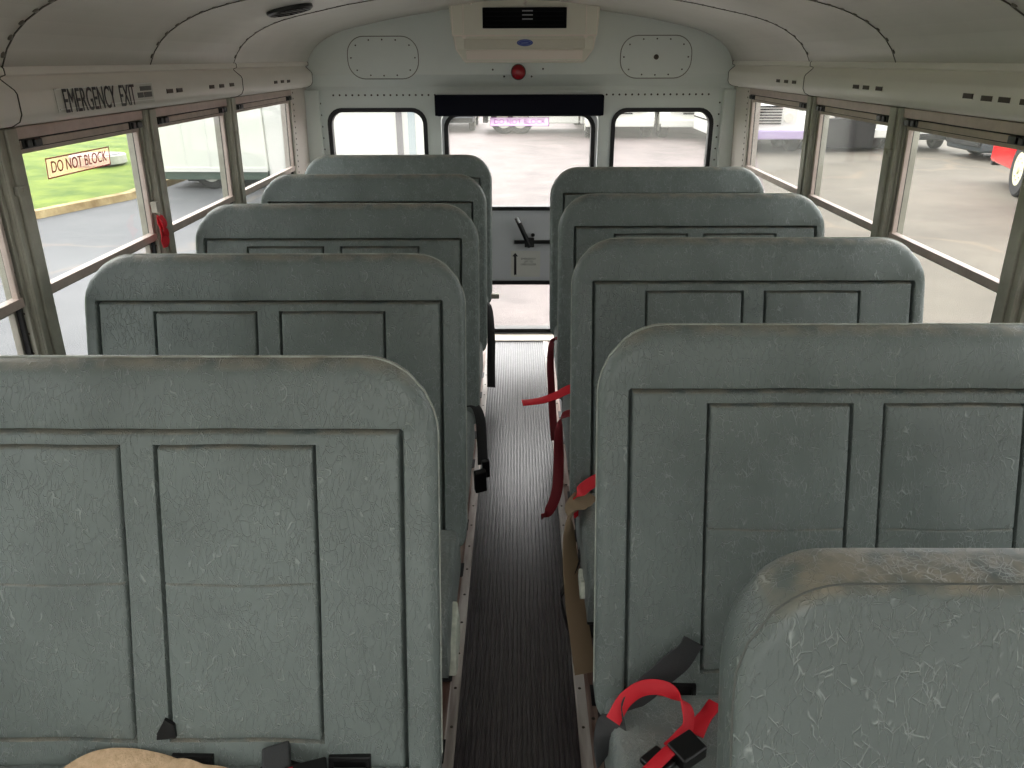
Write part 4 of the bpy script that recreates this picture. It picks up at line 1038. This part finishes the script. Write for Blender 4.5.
# white box truck across the left rear
t = thing('box_truck', 'white box truck with dark underbody parked beyond the left rear windows', 'truck', (-7.42, 16.15, G))
bm = box(bmesh.new(), (0, 0, .36), (2.25, 2.4, 3.1)); bx = obj('cargo_box', bm, M_PANEL, t, bevel=.03)
bm = bmesh.new()
for x in (.55, 1.05, 1.55): box(bm, (x, -.012, .42), (x+.02, .01, 3.0))
box(bm, (.0, -.02, .36), (2.25, .01, .44)); obj('panel_seam', bm, M_BWHITE, bx)
bm = box(bmesh.new(), (.02, .03, .20), (2.22, 2.2, .355)); obj('under_rail', bm, M_GLINE, t)
bm = box(bmesh.new(), (.3, .5, .10), (5.3, 1.9, .24)); obj('chassis', bm, M_UNDER, t)
bm = bmesh.new(); prism(bm, [(2.25, .12), (2.25, 2.3), (5.2, 2.3), (5.6, 1.8), (5.68, 1.3), (5.7, .12)], .05, 2.2, 'y')
for v in bm.verts: pass
cb = obj('cab', bm, M_BWHITE, t, bevel=.06, seg=3)
bm = bmesh.new(); box(bm, (4.98, .02, .15), (5.10, .06, 2.2)); obj('door_pillar', bm, mat('grey_vehicle_trim', (120, 118, 122), .5), cb)
bm = bmesh.new(); box(bm, (5.22, .02, .15), (5.36, .06, 2.1)); obj('front_quarter_trim', bm, mat('pale_blue_grey_trim', (176, 190, 194), .5), cb)
bm = box(bmesh.new(), (2.40, .0, .22), (2.52, .055, .30)); obj('marker_lamp', bm, M_RED, t)
bm = box(bmesh.new(), (2.6, .03, .62), (5.5, .052, .66)); obj('side_moulding', bm, M_PANEL, cb)
t.rotation_euler = (0, 0, math.radians(-2))
for x in (1.0, 4.9):
    for y in (.22, 2.1):
        e = thing('tmp', 'x', 'x'); wheel(e, 0, 0, .36, .36, .26, -1)
        w_ = e.children[0]; w_.parent = t; w_.location = (x, y, 0); w_.rotation_euler = (0, 0, PI/2); bpy.data.objects.remove(e)
# right side
school_bus('short white bus seen through the rearmost right window', (7.0, 22.5, G), 0, None, mat('lilac_band', (176, 160, 200), .5), 3.8, M_BWHITE, mat('lilac_band', (176, 160, 200), .5))
b = school_bus('white bus with a black lower front facing the second right window', (9.5, 22.9, G), 0, None, None, 8, M_BWHITE, M_BWHITE)
obj('lower_front_panel', box(bmesh.new(), (-.72, -.20, .10), (.72, -.12, .92)), M_UNDER, b, bevel=.05)
car('white car with red tail lamp parked left of the dark car', (11.68, 27.1, G), PI, M_BWHITE, r=.33)
car('dark grey car parked side-on beyond the red pickup truck', (12.05, 21.38, G), math.radians(-90), mat('dark_grey_paint', (62, 70, 76), .3, coat=.5),
    prof=[(.0, .2), (.0, .62), (.08, .78), (1.1, .92), (1.75, 1.38), (2.9, 1.42), (3.6, 1.05), (4.3, .98), (4.42, .7), (4.4, .2)])
pp = [(0, .62), (0, 1.15), (.15, 1.3), (1.5, 1.42), (2.05, 2.0), (3.6, 2.05), (3.75, 1.4), (6.3, 1.4), (6.35, .62)]
pp2 = [(0, .42)]+pp[1:-2]+[(7.3, 1.4), (7.35, .42)]
car('red pickup truck with pale wheels outside the right window', (11.26, 16.85, G), math.radians(163), mat('red_paint', (214, 24, 34), .25, coat=.6), 'pickup truck', 'parked_pickup',
    pp2, [[(1.7, 1.42), (2.15, 1.92), (2.8, 1.95), (2.8, 1.42)], [(2.9, 1.42), (2.9, 1.95), (3.5, 1.95), (3.6, 1.42)]], 1.0, .52, (2.15, 5.95), mat('cream_wheel', (216, 214, 180), .5))
# rear row
school_bus('white bus behind the rear, left of two in the right rear window', (3.45, 26.9, G), 0, bump=M_BWHITE)
school_bus('white bus behind the rear, right of two in the right rear window', (5.95, 26.7, G), 0, bump=M_BWHITE)
school_bus('short white bus with orange band parked side-on behind the rear door', (-1.1, 29.8, G), math.radians(-90), None, M_ORANGE, 3.3)
car('grey car behind the rear door, left of the side-on bus', (-2.5, 29.4, G), 0, mat('mid_grey_paint', (112, 116, 122), .3, coat=.4))

# the shell is centred on its own axis, a little to the right of the photographer
for o in list(C.objects):
    if o.parent is None and (o.name.startswith(('window_', 'trim_', 'wall_left', 'wall_right', 'ceiling', 'emergency_exit_sign', 'red_pull', 'speaker')) and abs(o.location.x+0) >= 0):
        if o.name.startswith('window_') and o.get('label') and 'rear' in o['label']: continue
        if o.name.startswith('window_') and abs(o.location.y-4.39) < .02: continue
        o.location.x += XO
